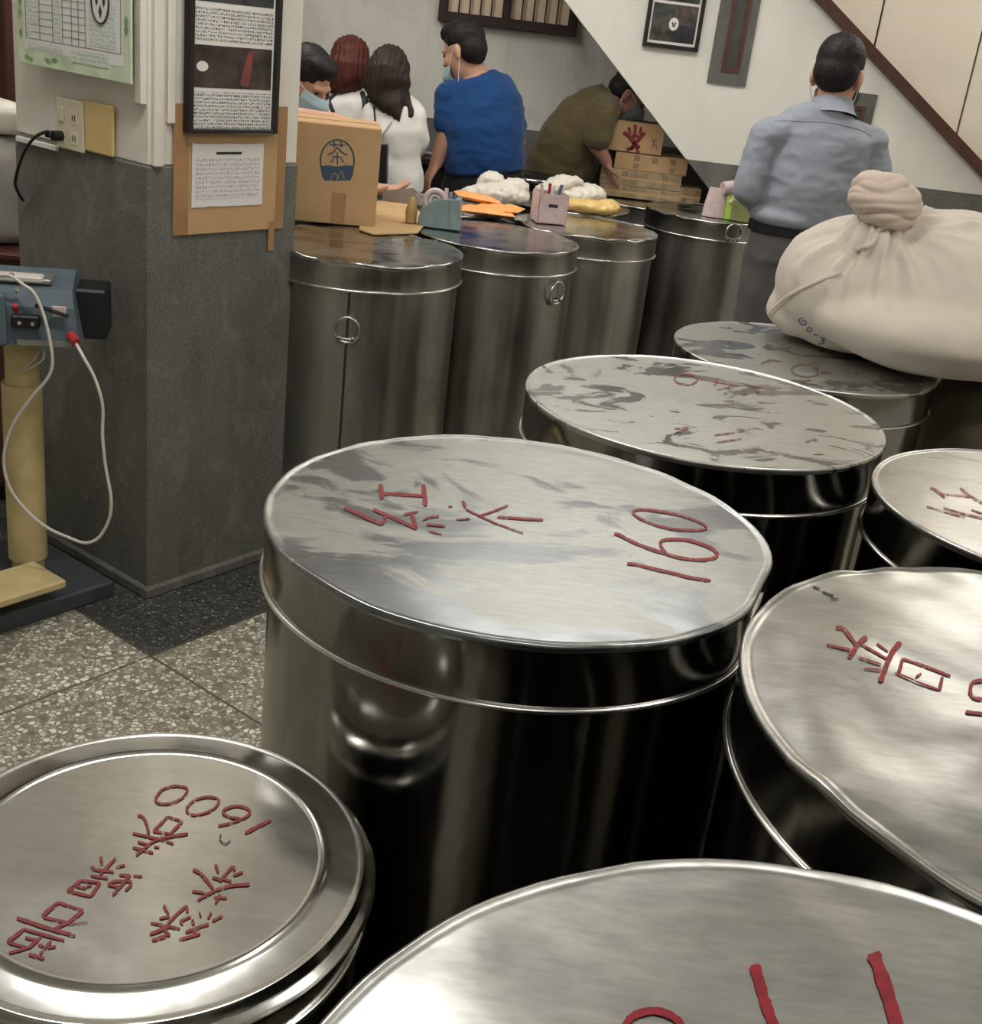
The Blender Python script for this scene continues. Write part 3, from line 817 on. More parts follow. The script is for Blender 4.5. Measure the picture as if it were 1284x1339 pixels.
write('G', [([(240, 190), (290, 125), (380, 98), (460, 108), (472, 135), (430, 190), (340, 225), (260, 222), (240, 190)], 22), ([(465, 262), (520, 205), (610, 178), (690, 188), (702, 220), (650, 275), (550, 308), (485, 298), (465, 262)], 22),
            ([(700, 388), (800, 365), (900, 325), (932, 290), (900, 255), (820, 245), (745, 270), (738, 300), (790, 325), (860, 335)], 24), ([(895, 440), (1085, 345)], 32),
            ([(110, 310), (160, 335), (195, 445)], 26), ([(75, 440), (200, 470), (320, 495)], 24), ([(480, 445), (330, 470), (230, 500), (100, 605)], 26), ([(225, 430), (330, 320)], 28), ([(330, 320), (440, 355)], 20), ([(440, 355), (350, 445)], 26), ([(225, 430), (350, 445)], 20),
            ([(110, 505), (190, 525)], 22), ([(75, 545), (225, 585)], 24), ([(230, 540), (270, 545)], 20), ([(320, 500), (375, 520)], 20),
            ([(515, 705), (580, 745), (665, 850)], 28), ([(510, 865), (620, 880)], 24), ([(550, 930), (680, 860), (800, 825), (930, 815)], 28), ([(680, 670), (700, 730)], 26), ([(655, 765), (720, 780)], 24), ([(710, 795), (800, 690), (820, 715)], 26), ([(730, 775), (795, 795)], 24), ([(810, 750), (880, 725)], 24), ([(680, 955), (710, 890)], 28), ([(665, 910), (765, 915)], 22),
            ([(300, 965), (340, 1045)], 30), ([(470, 970), (400, 1030), (330, 1105)], 28), ([(470, 970), (475, 1020)], 26), ([(270, 1065), (345, 1050)], 24), ([(205, 1095), (420, 1140)], 24), ([(200, 1180), (330, 1130)], 30), ([(215, 1225), (350, 1180)], 30), ([(290, 1120), (340, 1185)], 28), ([(420, 1085), (500, 1050)], 24), ([(420, 1085), (440, 1110)], 22), ([(510, 1070), (520, 1110)], 28), ([(560, 1015), (575, 1055)], 16), ([(625, 1065), (650, 1020)], 24), ([(655, 1085), (730, 1045)], 26), ([(460, 1165), (550, 1130), (630, 1105)], 28), ([(415, 1220), (570, 1175)], 30), ([(510, 1180), (560, 1130)], 24)],
      (160, 1010), 5.58, M['paint_red'], 24, 5)
o = write('G', [([(722, 448), (712, 490), (750, 520), (790, 495)], 10)], (160, 1010), 5.58, M['ink'], 10)
o.name = 'black_mark'
write('E', [([(235, 390), (290, 395), (380, 505)], 36), ([(170, 510), (340, 545)], 24), ([(330, 605), (380, 530), (420, 480), (460, 455)], 44), ([(400, 600), (560, 650)], 20), ([(420, 505), (600, 610)], 20), ([(530, 500), (610, 560)], 20), ([(440, 680), (560, 690)], 18), ([(555, 775), (610, 630), (650, 550), (700, 490)], 50),
], (1050, 750), 5.487, M['paint_red'], 24)
write('E', [([(690, 705), (715, 610)], 34), ([(715, 610), (880, 665), (1060, 735)], 24), ([(660, 710), (800, 765)], 18), ([(810, 740), (850, 715)], 22), ([(800, 770), (980, 835)], 18), ([(980, 835), (1000, 740)], 34),
], (1050, 750), 5.487, M['paint_red'], 24)
write('E', [([(1290, 765), (1220, 780), (1200, 850), (1230, 890), (1300, 900), (1400, 890), (1410, 800), (1290, 765)], 34)], (1050, 750), 5.487, M['paint_red'], 24)
write('E', [([(1165, 990), (1284, 1005), (1420, 1030)], 30)], (1050, 750), 5.487, M['paint_red'], 24)
o = write('E', [([(70, 90), (120, 112)], 14), ([(140, 128), (220, 160)], 16), ([(195, 182), (260, 175)], 10)], (1050, 750), 5.487, M['ink'], 12)
o.name = 'black_mark'
write_each('B', [([(150, 185), (200, 140), (280, 135), (360, 160), (370, 195), (300, 235), (200, 220), (150, 185)], 24), ([(400, 185), (560, 212), (750, 243)], 16), ([(750, 243), (560, 280)], 14), ([(565, 175), (530, 245)], 30), ([(620, 385), (710, 385)], 16), ([(150, 640), (290, 650)], 16), ([(160, 685), (290, 640)], 18), ([(530, 705), (720, 680)], 18), ([(550, 770), (780, 740)], 18),
            ([(815, 235), (960, 262), (1100, 285)], 16), ([(780, 325), (960, 295)], 16)], (860, 470), 7.133, M['paint_faint'], 18)
write_each('C', [([(770, 212), (790, 198), (830, 200), (850, 215), (825, 230), (785, 226), (770, 212)], 5), ([(690, 196), (715, 186), (745, 190)], 5)], (660, 380), 2.0577, M['paint_brown'], 5)
write_each('D', [([(440, 345), (520, 365), (680, 490)], 60), ([(600, 430), (850, 455), (1100, 480)], 30), ([(920, 340), (1100, 480), (1290, 590)], 56), ([(390, 632), (720, 735), (1000, 805)], 36), ([(650, 640), (860, 720), (1290, 825)], 40), ([(1100, 690), (1290, 750)], 36)], (1180, 610), 12.17, M['paint_faint'], 40)
write_each('F', [([(525, 105), (545, 170), (562, 230), (590, 310), (612, 400)], 46), ([(922, 65), (960, 170), (1000, 303), (1030, 400)], 56), ([(95, 330), (100, 300), (130, 272), (190, 258), (250, 275), (285, 310), (290, 360), (240, 410), (150, 415), (100, 370), (95, 330)], 32)], (780, 1220), 2.5476, M['paint_red_dark'], 40)
# ------------------------------------------------------------------ things on the pillar
NL = -PU            # outward normal of the pillar's left face
NR = -PV            # outward normal of its right face
def onR(px, py, off=0.0):
    p = onplane(px, py, P0 + NR * off, NR); return (p - P0).dot(PU), p.z
def onL(px, py, off=0.0):
    p = onplane(px, py, P0 + NL * off, NL); return (p - P0).dot(PV), p.z
def Rbox(s0, s1, z0, z1, d0, d1, bev=0.0):      # box on the right face, d measured outward
    return xf(box(s0, s1, -d1, -d0, z0, z1, bev), frame(P0, PU, PV, (0, 0, 1)))
def Lbox(t0, t1, z0, z1, d0, d1, bev=0.0):
    return xf(box(-d1, -d0, t0, t1, z0, z1, bev), frame(P0, PU, PV, (0, 0, 1)))
def quad_on(face, pts, d):
    f = (lambda s, z: P0 + PU * s + NR * d + Vector((0, 0, z))) if face == 'R' else (lambda s, z: P0 + PV * s + NL * d + Vector((0, 0, z)))
    return [f(*p) for p in pts], [tuple(range(len(pts)))]

M['print_R'] = text_print('dense_black_print', (0.72, 0.70, 0.66), (0.05, 0.05, 0.05), -PA, 0.0085, 0.55)
M['print_list'] = text_print('fine_list_print', (0.74, 0.70, 0.69), (0.32, 0.29, 0.30), -PA, 0.011, 0.42)
M['print_L'] = text_print('green_list_print', (0.66, 0.70, 0.62), (0.25, 0.33, 0.28), -PA - math.pi / 2, 0.010, 0.33)

# kraft board taped under the frame
(s0, za), (s1, zb) = onR(226, 306, 0.005), onR(369, 300, 0.005)
zt = onR(226, 135, 0.005)[1] - 0.06
zlo = (za + zb) / 2
cb = thing('cardboard_sheet', P0 + PU * (s0 + s1) / 2 + NR * 0.012, 'brown cardboard sheet taped on the pillar, below the framed poster', 'cardboard')
obj('sheet', Rbox(s0, s1, zlo, zt + 0.06, 0.003, 0.0065), M['kraft'], cb)
for a, b in ((s0, s0 + 0.045), (s1 - 0.03, s1)):
    obj('tape_strip', Rbox(a, b, zlo, zt + 0.06, 0.0065, 0.0072), M['tape_brown'], cb)
for px in (352,):
    s, z = onR(px, 310)
    obj('tape_strip', Rbox(s - 0.010, s + 0.010, z - 0.035, z + 0.045, 0.0065, 0.0078), M['tape_brown'], cb)
# price slip on the board
q = [onR(250, 272, 0.008), onR(342, 267, 0.008), onR(342, 187, 0.008), onR(249, 189, 0.008)]
sl0, sl1, sz0, sz1 = q[0][0], q[1][0], (q[0][1] + q[1][1]) / 2, (q[2][1] + q[3][1]) / 2
slip = thing('paper_notice', P0 + PU * sl0 + NR * 0.009 + Vector((0, 0, sz0)), 'small white printed sheet stuck on the cardboard sheet', 'notice')
wav = [(sl0 + (sl1 - sl0) * k / 12, sz0 + 0.004 * noise.noise(Vector((k * 0.9, 1, 0)))) for k in range(13)] + [(sl1 - (sl1 - sl0) * k / 12, sz1 + 0.003 * noise.noise(Vector((k * 0.8, 5, 0)))) for k in range(13)]
obj('sheet', quad_on('R', wav, 0.0088), M['paper'], slip)
obj('print', quad_on('R', [(sl0 + 0.012, sz0 + 0.02), (sl1 - 0.012, sz0 + 0.02), (sl1 - 0.012, sz1 - 0.035), (sl0 + 0.012, sz1 - 0.035)], 0.0093), M['print_list'], slip)
obj('heading', Rbox(sl0 + 0.075, sl1 - 0.075, sz1 - 0.026, sz1 - 0.02, 0.0088, 0.0095), M['ink'], slip)

# framed poster
f0, f1 = onR(246, 172, 0.03)[0], onR(363, 178, 0.03)[0]
fz0 = (onR(246, 172, 0.03)[1] + onR(363, 178, 0.03)[1]) / 2
fz1 = fz0 + 0.72
fp = thing('framed_poster', P0 + PU * (f0 + f1) / 2 + NR * 0.02 + Vector((0, 0, fz0)), 'black framed poster of dense Chinese text and photos on the pillar', 'picture')
t = 0.016
obj('frame', join(Rbox(f0, f0 + t, fz0, fz1, 0.008, 0.032, 0.002), Rbox(f1 - t, f1, fz0, fz1, 0.008, 0.032, 0.002), Rbox(f0 + t, f1 - t, fz0, fz0 + t * 0.7, 0.008, 0.032, 0.002), Rbox(f0 + t, f1 - t, fz1 - t, fz1, 0.008, 0.032, 0.002)), M['frame_black'], fp)
obj('sheet', Rbox(f0 + t, f1 - t, fz0 + t * 0.7, fz1 - t, 0.008, 0.020), M['paper'], fp)
def zR(px, py): return onR(px, py, 0.021)[1]
za, zb, zc, zd, ze = zR(300, 172), zR(300, 121), zR(300, 116), zR(300, 61), zR(300, 55)
a, b = f0 + t + 0.006, f1 - t - 0.006
obj('text_block', quad_on('R', [(a, za), (b, za), (b, zb), (a, zb)], 0.0206), M['print_R'], fp)
obj('photo', quad_on('R', [(a, zc), (b, zc), (b, zd), (a, zd)], 0.0206), plain('dark_photo_print', (0.05, 0.035, 0.03), 0.3, 0, 0.9, 16), fp)
obj('photo_detail', quad_on('R', [(a + (b - a) * 0.58, zc + 0.01), (a + (b - a) * 0.70, zc + 0.005), (a + (b - a) * 0.76, zd - 0.005), (a + (b - a) * 0.68, zd - 0.01)], 0.0209), plain('red_photo_print', (0.20, 0.05, 0.045), 0.3, 0, 0.3, 20), fp)
obj('photo_detail', quad_on('R', [(a + 0.025 + 0.018 * math.cos(w), (zc + zd) / 2 + 0.012 * math.sin(w)) for w in [k * math.pi / 8 for k in range(16)]], 0.0209), M['paper'], fp)
zg = zR(300, 12)
obj('text_block', quad_on('R', [(a, ze), (b, ze), (b, zg), (a, zg)], 0.0206), M['print_R'], fp)
obj('photo', quad_on('R', [(a, zg + 0.012), (b, zg + 0.012), (b, zg + 0.14), (a, zg + 0.14)], 0.0206), plain('dark_photo_print', (0.045, 0.045, 0.05), 0.3, 0, 0.9, 16), fp)
obj('text_block', quad_on('R', [(a, zg + 0.155), (b, zg + 0.155), (b, fz1 - 0.04), (a, fz1 - 0.04)], 0.0206), M['print_R'], fp)

# green price list on the left face, hung on a board that tilts away from the wall
g1 = onL(25, 88, 0.045); g0 = onL(171, 103, 0.045)
gz0 = (g0[1] + g1[1]) / 2
gt0, gt1 = min(g0[0], g1[0]), max(g0[0], g1[0])
gz1 = gz0 + 0.42
gp = thing('price_list', P0 + PV * (gt0 + gt1) / 2 + NL * 0.03 + Vector((0, 0, gz0)), 'pale green tea price list with ruled table hung on the pillar', 'poster')
M['pale_green'] = plain('pale_green_card', (0.56, 0.64, 0.46), 0.45, 0, 0.22, 14)
M['leaf_green'] = plain('leaf_print', (0.22, 0.36, 0.16), 0.5, 0, 0.3, 30)
M['rule'] = plain('grey_rule_print', (0.22, 0.24, 0.24), 0.6)
obj('board', Lbox(gt0, gt1, gz0, gz1, 0.039, 0.045, 0.001), M['pale_green'], gp)
obj('wall_bracket', join(Lbox(gt0 + 0.1, gt0 + 0.13, gz0 + 0.2, gz1 - 0.02, 0.002, 0.039), Lbox(gt1 - 0.13, gt1 - 0.1, gz0 + 0.2, gz1 - 0.02, 0.002, 0.039)), M['wood_dark'], gp)
e = 0.0456
def GQ(u0, u1, v0, v1, m, nm, d=e):    # u from the left (image) edge 0..1, v from the bottom in metres
    t0, t1 = gt1 - (gt1 - gt0) * u0, gt1 - (gt1 - gt0) * u1
    return obj(nm, Lbox(min(t0, t1), max(t0, t1), gz0 + v0, gz0 + v1, 0.0452, d), m, gp)
GQ(0.06, 0.94, 0.035, 0.40, M['paper'], 'sheet', 0.0455)
for k in range(19):
    v = 0.062 + k * 0.0165
    GQ(0.08, 0.62 if v < 0.19 else 0.9, v, v + 0.0012, M['rule'], 'rule', 0.0462)
GQ(0.62, 0.92, 0.062, 0.0634, M['rule'], 'rule', 0.0462)
for u in (0.08, 0.21, 0.33, 0.42, 0.50, 0.56, 0.62, 0.92):
    GQ(u, u + 0.006, 0.062, 0.36, M['rule'], 'rule', 0.0462)
GQ(0.14, 0.205, 0.10, 0.36, M['print_L'], 'text_block', 0.0464)
GQ(0.09, 0.13, 0.07, 0.36, M['print_L'], 'text_block', 0.0464)
GQ(0.34, 0.41, 0.07, 0.36, M['print_L'], 'text_block', 0.0464)
GQ(0.66, 0.88, 0.07, 0.165, M['print_L'], 'text_block', 0.0464)
GQ(0.10, 0.42, 0.04, 0.055, M['print_L'], 'text_block', 0.0464)
GQ(0.50, 0.82, 0.025, 0.055, M['print_L'], 'text_block', 0.0464)
# round leaf emblem
_e = onL(131, 2, 0.047)
lo = P0 + PV * _e[0] + Vector((0, 0, _e[1])) + NL * 0.047
obj('emblem_disc', ([lo + PV * 0.034 * math.cos(w) + Vector((0, 0, 0.048 * math.sin(w))) for w in [k * math.pi / 16 for k in range(32)]], [tuple(range(32))]), M['paper'], gp)
obj('emblem_ring', tube([lo + NL * 0.001 + PV * 0.034 * math.cos(w) + Vector((0, 0, 0.048 * math.sin(w))) for w in [k * math.pi / 16 for k in range(33)]], 0.0022, 6), M['ink'], gp)
for (dx, dz_, w_, h_) in ((0, -0.022, 0.007, 0.016), (-0.014, 0.0, 0.006, 0.012), (0.014, 0.0, 0.006, 0.012), (0, 0.02, 0.01, 0.01)):
    cpt = lo + PV * dx + Vector((0, 0, dz_)) + NL * 0.0006
    obj('emblem_leaf', ([cpt + PV * w_, cpt + Vector((0, 0, h_)), cpt - PV * w_, cpt - Vector((0, 0, h_))], [(0, 1, 2, 3)]), M['ink'], gp)
rnd = random.Random(4)
for k in range(16):
    u = rnd.choice([0.03, 0.965]) if k < 10 else rnd.uniform(0.05, 0.4)
    vv = rnd.uniform(0.05, 0.36) if k < 10 else rnd.uniform(0.008, 0.022)
    cpt = P0 + PV * (gt1 - (gt1 - gt0) * u) + Vector((0, 0, gz0 + vv)) + NL * 0.0458
    w_, h_ = (0.008, 0.014) if k < 10 else (0.012, 0.007)
    obj('leaf_motif', ([cpt + PV * w_, cpt + Vector((0, 0, h_)), cpt - PV * w_, cpt - Vector((0, 0, h_))], [(0, 1, 2, 3)]), M['leaf_green'], gp)

# socket plate, blank plate, plug and lead
sa, sb = onL(74, 190), onL(109, 198)
t1_, z0_ = onL(74, 192, 0.012); t0_, _z = onL(109, 198, 0.012)
z1_ = onL(74, 126, 0.012)[1]
so = thing('socket_plate', P0 + PV * t1_ + Vector((0, 0, z0_)), 'ivory double socket and switch plate on the pillar', 'socket')
obj('plate', Lbox(t0_, t1_, z0_, z1_, 0.003, 0.012, 0.003), M['ivory'], so)
for uu, vv in ((0.68, 0.65), (0.68, 0.25), (0.22, 0.25)):
    tt = t1_ - (t1_ - t0_) * uu; zz = z0_ + (z1_ - z0_) * vv
    oq = obj('outlet', Lbox(tt - 0.013, tt + 0.013, zz - 0.016, zz + 0.016, 0.010, 0.0135, 0.001), M['ivory'], so)
    for k in (-0.005, 0.005):
        obj('slot', Lbox(tt + k - 0.0015, tt + k + 0.0015, zz - 0.007, zz + 0.007, 0.0125, 0.0142), M['ink'], oq)
tt = t1_ - (t1_ - t0_) * 0.22; zz = z0_ + (z1_ - z0_) * 0.68
obj('switch', Lbox(tt - 0.011, tt + 0.011, zz - 0.018, zz + 0.018, 0.011, 0.0165, 0.002), M['ivory'], so)
t3, z3 = onL(111, 200, 0.01); t4, z4 = onL(148, 204, 0.01)
z5 = onL(111, 131, 0.01)[1]
bl = obj('blank_wall_plate', Lbox(t4, t3, (z3 + z4) / 2, z5, 0.002, 0.011, 0.0045), M['yellow_plate'], None, P0 + PV * t4 + Vector((0, 0, z4)))
tag(bl, 'plain yellowed blank plate beside the ivory socket', 'wall plate')
t6, z6 = onL(22, 184, 0.01); t7, z7 = onL(74, 192, 0.01)
du = obj('white_conduit', Lbox(t7, min(t6, WV), (z6 + z7) / 2 - 0.006, (z6 + z7) / 2 + 0.008, 0.002, 0.014, 0.002), M['white_plastic'], None, P0 + PV * t7 + Vector((0, 0, z7)))
tag(du, 'short white cable trunking below the socket plate', 'conduit')
tp = t1_ - (t1_ - t0_) * 0.22; zp = z0_ + (z1_ - z0_) * 0.25
pl0 = P0 + PV * tp + Vector((0, 0, zp))
cd_ = thing('power_cord', pl0, 'black plug and cord hanging from the socket', 'cord')
obj('plug', join(tube([pl0 + NL * 0.012, pl0 + NL * 0.04], 0.013, 10), tube([pl0 + NL * 0.04, pl0 + NL * 0.052 + PV * 0.012], 0.008, 10, True, 0.005)), M['black'], cd_, None, 50)
def onLp(px, py, off): 
    return onplane(px, py, P0 + NL * off, NL)
pts = [pl0 + NL * 0.05 + PV * 0.01, onLp(62, 172, 0.06), onLp(45, 180, 0.06), onLp(30, 202, 0.06), onLp(20, 235, 0.05), onLp(23, 250, 0.04), onLp(30, 262, 0.01)]
obj('lead', tube(spline(pts, 6), 0.0042, 8), M['black'], cd_, None, 180)

# ------------------------------------------------------------------ pedal sealing machine
def mfr(p): return frame(p, PU, PV, (0, 0, 1))
bf0, bf1 = atz(0, 838, 0), atz(150, 780, 0)
B1 = Vector((bf1.x, bf1.y, 0)) + PU * 0.0
mc = thing('sealing_machine', (B1.x - PU.x * 0.35, B1.y - PU.y * 0.35, 0), 'blue-grey pedal sealing machine on cream post beside the pillar', 'machine')
# clear of the wall: v runs from the machine's front edge towards the wall (left face is at PU = 0 of the pillar)
gap = (P0 - B1).dot(PU)
obj('base', xf(box(-0.75, 0.0, 0.0, 0.42, 0.0, 0.05, 0.006), mfr(B1 + PU * min(0.0, gap - 0.02))), M['slate'], mc)
pc = atz(38, 752, 0.05)
pole_x = Vector((pc.x, pc.y, 0))
ptop = at(28, 455, pc.y)
obj('pillar_post', tube([Vector((pc.x, pc.y, 0.05)), Vector((ptop.x, pc.y, ptop.z + 0.02))], 0.042, 24, True), M['cream_metal'], mc, None, 50)
obj('post_sleeve', tube([Vector((pc.x + 0.0, pc.y, 0.11)), Vector((ptop.x * 0.25 + pc.x * 0.75, pc.y, at(30, 500, pc.y).z))], 0.05, 24, True), M['cream_metal'], mc, None, 50)
pe = atz(82, 752, 0.115)
obj('pedal_plate', xf(box(-0.42, 0.0, -0.02, 0.13, -0.012, 0.012, 0.005), mfr(Vector((pe.x, pe.y, 0.115)) - PU * 0.02 - PV * 0.03)), M['cream_metal'], mc)
obj('pivot', tube([pole_x + Vector((0.02, -0.02, 0.05)), pole_x + Vector((0.02, -0.02, 0.11))], 0.014, 10), M['slate'], mc)
# head
Yh = pc.y
ex = (PU * 0.62 - PV * 0.78); ex.z = 0; ex.normalize()      # head front faces the camera a little to the right
ex = Vector((0.97, 0.24, 0)); ey = Vector((-0.24, 0.97, 0))
h0 = at(62, 452, Yh - 0.1)
hb = at(105, 452, Yh - 0.1)
hw = 0.32
prof = [(-0.10, 0.0), (0.12, 0.0), (0.12, 0.125), (0.06, 0.155), (-0.06, 0.13), (-0.085, 0.09)]
def headp(w0, w1, prof_, o): 
    n = len(prof_)
    V = [o + ex * w0 + ey * y + Vector((0, 0, z)) for y, z in prof_] + [o + ex * (w1 - z * 0.16) + ey * y + Vector((0, 0, z)) for y, z in prof_]
    F = [tuple(range(n)), tuple(range(2 * n - 1, n - 1, -1))] + [((i + 1) % n, i, n + i, n + (i + 1) % n) for i in range(n)]
    return V, F
ho = Vector((hb.x, hb.y, hb.z - 0.005)) + ey * 0.1
hd = obj('head_housing', headp(-0.42, 0.0, prof, ho), M['machine_blue'], mc)
obj('trim_strip', xf(box(-0.145, -0.012, -0.1045, -0.1, 0.0, 0.014), frame(ho, ex, ey, (0, 0, 1))), M['machine_grey'], hd)
obj('top_plate', xf(box(-0.26, -0.07, -0.05, 0.03, 0.137, 0.150, 0.003), frame(ho, ex, ey, (0, 0, 1))), M['machine_grey'], hd)
obj('lamp_mount', xf(box(-0.235, -0.09, -0.055, -0.01, 0.140, 0.156, 0.004), frame(ho, ex, ey, (0, 0, 1))), M['cable_white'], hd)
obj('switch_block', xf(box(-0.155, -0.09, -0.118, -0.095, 0.045, 0.075, 0.004), frame(ho, ex, ey, (0, 0, 1))), M['black'], hd)
for k in (-0.135, -0.105):
    obj('switch_screw', tube([ho + ex * k - ey * 0.117 + Vector((0, 0, 0.058)), ho + ex * k - ey * 0.122 + Vector((0, 0, 0.058))], 0.005, 10), M['chrome'], hd)
obj('indicator', tube([ho - ex * 0.145 - ey * 0.098 + Vector((0, 0, 0.082)), ho - ex * 0.145 - ey * 0.108 + Vector((0, 0, 0.098))], 0.007, 10), M['red_plastic'], hd)
obj('bolt', ellipsoid(ho - ex * 0.142 - ey * 0.088 + Vector((0, 0, 0.128)), (0.006,) * 3, None, 10, 6), M['chrome'], hd)
obj('bolt', ellipsoid(ho - ex * 0.16 - ey * 0.05 + Vector((0, 0, 0.155)), (0.007,) * 3, None, 10, 6), M['chrome'], hd)
obj('lever', tube([ho - ex * 0.10 - ey * 0.104 + Vector((0, 0, 0.10)), ho - ex * 0.025 - ey * 0.108 + Vector((0, 0, 0.078))], 0.005, 8), M['black'], hd)
obj('name_plate', xf(box(-0.062, -0.03, -0.1065, -0.1, 0.075, 0.10, 0.001), frame(ho, ex, ey, (0, 0, 1))), M['pink_plastic'], hd)
obj('cable_gland', tube([ho - ex * 0.022 - ey * 0.10 + Vector((0, 0, 0.030)), ho - ex * 0.006 - ey * 0.125 + Vector((0, 0, 0.018))], 0.012, 12), M['red_plastic'], hd)
obj('side_panel', xf(box(-0.36, -0.165, -0.125, -0.1, 0.0, 0.125, 0.004), frame(ho, ex, ey, (0, 0, 1))), M['machine_blue'], hd)
obj('transformer_box', xf(box(-0.028, 0.05, -0.02, 0.10, 0.0, 0.125, 0.006), frame(ho + ex * 0.005, ex, ey, (0, 0, 1))), M['black'], mc)
def mp(px, py, dy=-0.14): return at(px, py, Yh + dy)
pts = [mp(0, 360), mp(14, 361), mp(30, 372), mp(45, 384), mp(58, 415), mp(67, 455), mp(68, 480), mp(60, 498), mp(38, 524), mp(15, 560), mp(5, 598), mp(12, 636), mp(35, 668), mp(62, 690), mp(90, 703), mp(112, 710), mp(130, 702), mp(143, 678), mp(145, 650), mp(138, 610), mp(134, 570), mp(134, 530), mp(124, 495), mp(108, 465), mp(98, 447, -0.12)]
obj('white_cable', tube(spline(pts, 5), 0.0042, 8), M['cable_white'], mc, None, 180)
pts = [mp(52, 458, -0.05), mp(46, 468, -0.05), mp(34, 480, -0.05), mp(30, 486, -0.05), mp(42, 480, -0.05), mp(56, 470, -0.05), mp(58, 458, -0.05)]
obj('wire_loop', tube(spline(pts, 5), 0.0025, 6), M['cable_white'], mc, None, 180)

# ------------------------------------------------------------------ behind the pillar's left edge
cab_x0, cab_x1 = -2.3, -1.44
cb2 = thing('dark_cabinet', (-1.8, 3.5, 0), 'dark wooden cabinet in shadow at the left edge, under the grey sack', 'cabinet')
zc_ = at(10, 330, 3.42).z
obj('carcass', box(cab_x0, cab_x1, 3.42, 3.9, 0.06, zc_ - 0.02, 0.004), M['wood_dark'], cb2)
obj('top', box(cab_x0 - 0.015, cab_x1 + 0.0, 3.4, 3.92, zc_ - 0.02, zc_, 0.004), M['wood_dark'], cb2)
obj('plinth', box(cab_x0 + 0.02, cab_x1 - 0.02, 3.45, 3.88, 0, 0.06), M['black'], cb2)
for a in (cab_x0 + 0.01, (cab_x0 + cab_x1) / 2 + 0.005):
    d = obj('door', box(a, a + 0.415, 3.408, 3.42, 0.08, zc_ - 0.04, 0.003), M['wood_dark'], cb2)
    obj('knob', ellipsoid((a + 0.38, 3.4, 0.5), (0.012,) * 3, None, 10, 6), M['bead'], d)
ztop = at(10, 180, 3.5).z
sk = thing('grey_sack', (-1.62, 3.62, zc_), 'pale grey cloth sack on the dark cabinet at the left edge', 'sack')
sxr = at(33, 260, 3.5).x
g = loft([((sxr - 0.2, 3.6, zc_ + 0.002), 0.19, 0.13), ((sxr - 0.2, 3.6, zc_ + 0.03), 0.2, 0.15), ((sxr - 0.2, 3.6, (zc_ + ztop) / 2), 0.205, 0.16), ((sxr - 0.2, 3.6, ztop - 0.06), 0.195, 0.15), ((sxr - 0.2, 3.6, ztop), 0.15, 0.1)], (1, 0, 0), 32)
obj('sack_body', remesh(g, 0.014, 3, lambda p: 0.006 * noise.noise(p * 14)), M['grey_cloth'], sk, None, 180)
zt2 = at(10, 135, 3.5).z
bt = at(22, 160, 3.5)
pk = obj('wrapped_bundle', remesh(join(box(bt.x - 0.3, bt.x, 3.52, 3.68, ztop + 0.004, zt2 - 0.02), ellipsoid((bt.x - 0.14, 3.6, zt2 - 0.03), (0.13, 0.08, 0.035))), 0.012, 4, lambda p: 0.004 * noise.noise(p * 20)), M['bag_white'], None, (bt.x - 0.15, 3.6, ztop), 180)
tag(pk, 'white wrapped bundle lying on the grey sack at the left edge', 'bundle')
# wooden post and shelf rack further back
px_ = at(8, 60, 4.3)
po = struct('trim_2', box(at(-28, 60, 4.3).x, at(16, 60, 4.3).x, 4.25, 4.35, 0, CEIL, 0.004), M['wood_dark'])
sh = thing('display_shelf', (-2.45, 4.95, 0), 'brown wooden display shelf glimpsed at the left behind the dark post', 'shelf')
for x in (-3.3, -1.66):
    obj('upright', box(x, x + 0.04, 4.8, 5.1, 0, 2.3), M['tan_plastic'], sh)
for z in (0.3, 0.7, 1.05, 1.22, 1.42, 1.62, 1.9, 2.26):
    obj('shelf_board', box(-3.26, -1.66, 4.8, 5.1, z, z + 0.025), M['tan_plastic'], sh)
obj('back_board', box(-3.3, -1.62, 5.1, 5.115, 0, 2.3), plain('salmon_backing', (0.55, 0.27, 0.18), 0.6), sh)
rnd = random.Random(9)
cols = [((0.7, 0.42, 0.38), 'pink'), ((0.75, 0.62, 0.50), 'cream'), ((0.55, 0.25, 0.14), 'rust')]
cm = [plain('packet_' + n_, c_, 0.5) for c_, n_ in cols]
k = 0
for z in (1.075, 1.245, 1.445, 1.645):
    for x in (-1.80, -1.93, -2.06):
        ci = k % 3
        p = obj('tea_packet', box(x - 0.05, x + 0.05, 4.86, 4.96, z, z + 0.115, 0.008), cm[ci], None, (x, 4.9, z))
        tag(p, '%s tea packet on the display shelf, %s board, %s from the right' % (cols[ci][1], {1.075: 'lowest filled', 1.245: 'second filled', 1.445: 'third filled', 1.645: 'highest filled'}[z], {-1.80: 'first', -1.93: 'second', -2.06: 'third'}[x]), 'packet', 'tea packets on the display shelf')
        k += 1
# ------------------------------------------------------------------ big canvas sack and what it rests on
def fold(p, k=9, a=0.006): return a * noise.noise(p * k) + a * 0.5 * noise.noise(p * k * 2.3)
oc = Vector((1.385, 3.14, 0))
os_ = thing('olive_sack', oc, 'olive brown cloth sack standing under the right end of the canvas sack', 'sack')
zC = HC - dC
g = loft([(oc + Vector((0, 0, z)), r, r * 0.95) for z, r in ((0.002, 0.20), (0.05, 0.235), (0.3, 0.25), (0.55, 0.24), (0.75, 0.235), (0.84, 0.2), (zC - 0.012, 0.12))], (1, 0, 0), 32)
obj('sack_body', remesh(g, 0.014, 3, lambda p: 0.016 * noise.noise(Vector((p.x * 9, p.y * 9, p.z * 5))) + 0.006 * noise.noise(p * 25)), M['olive_cloth'], os_, None, 180)

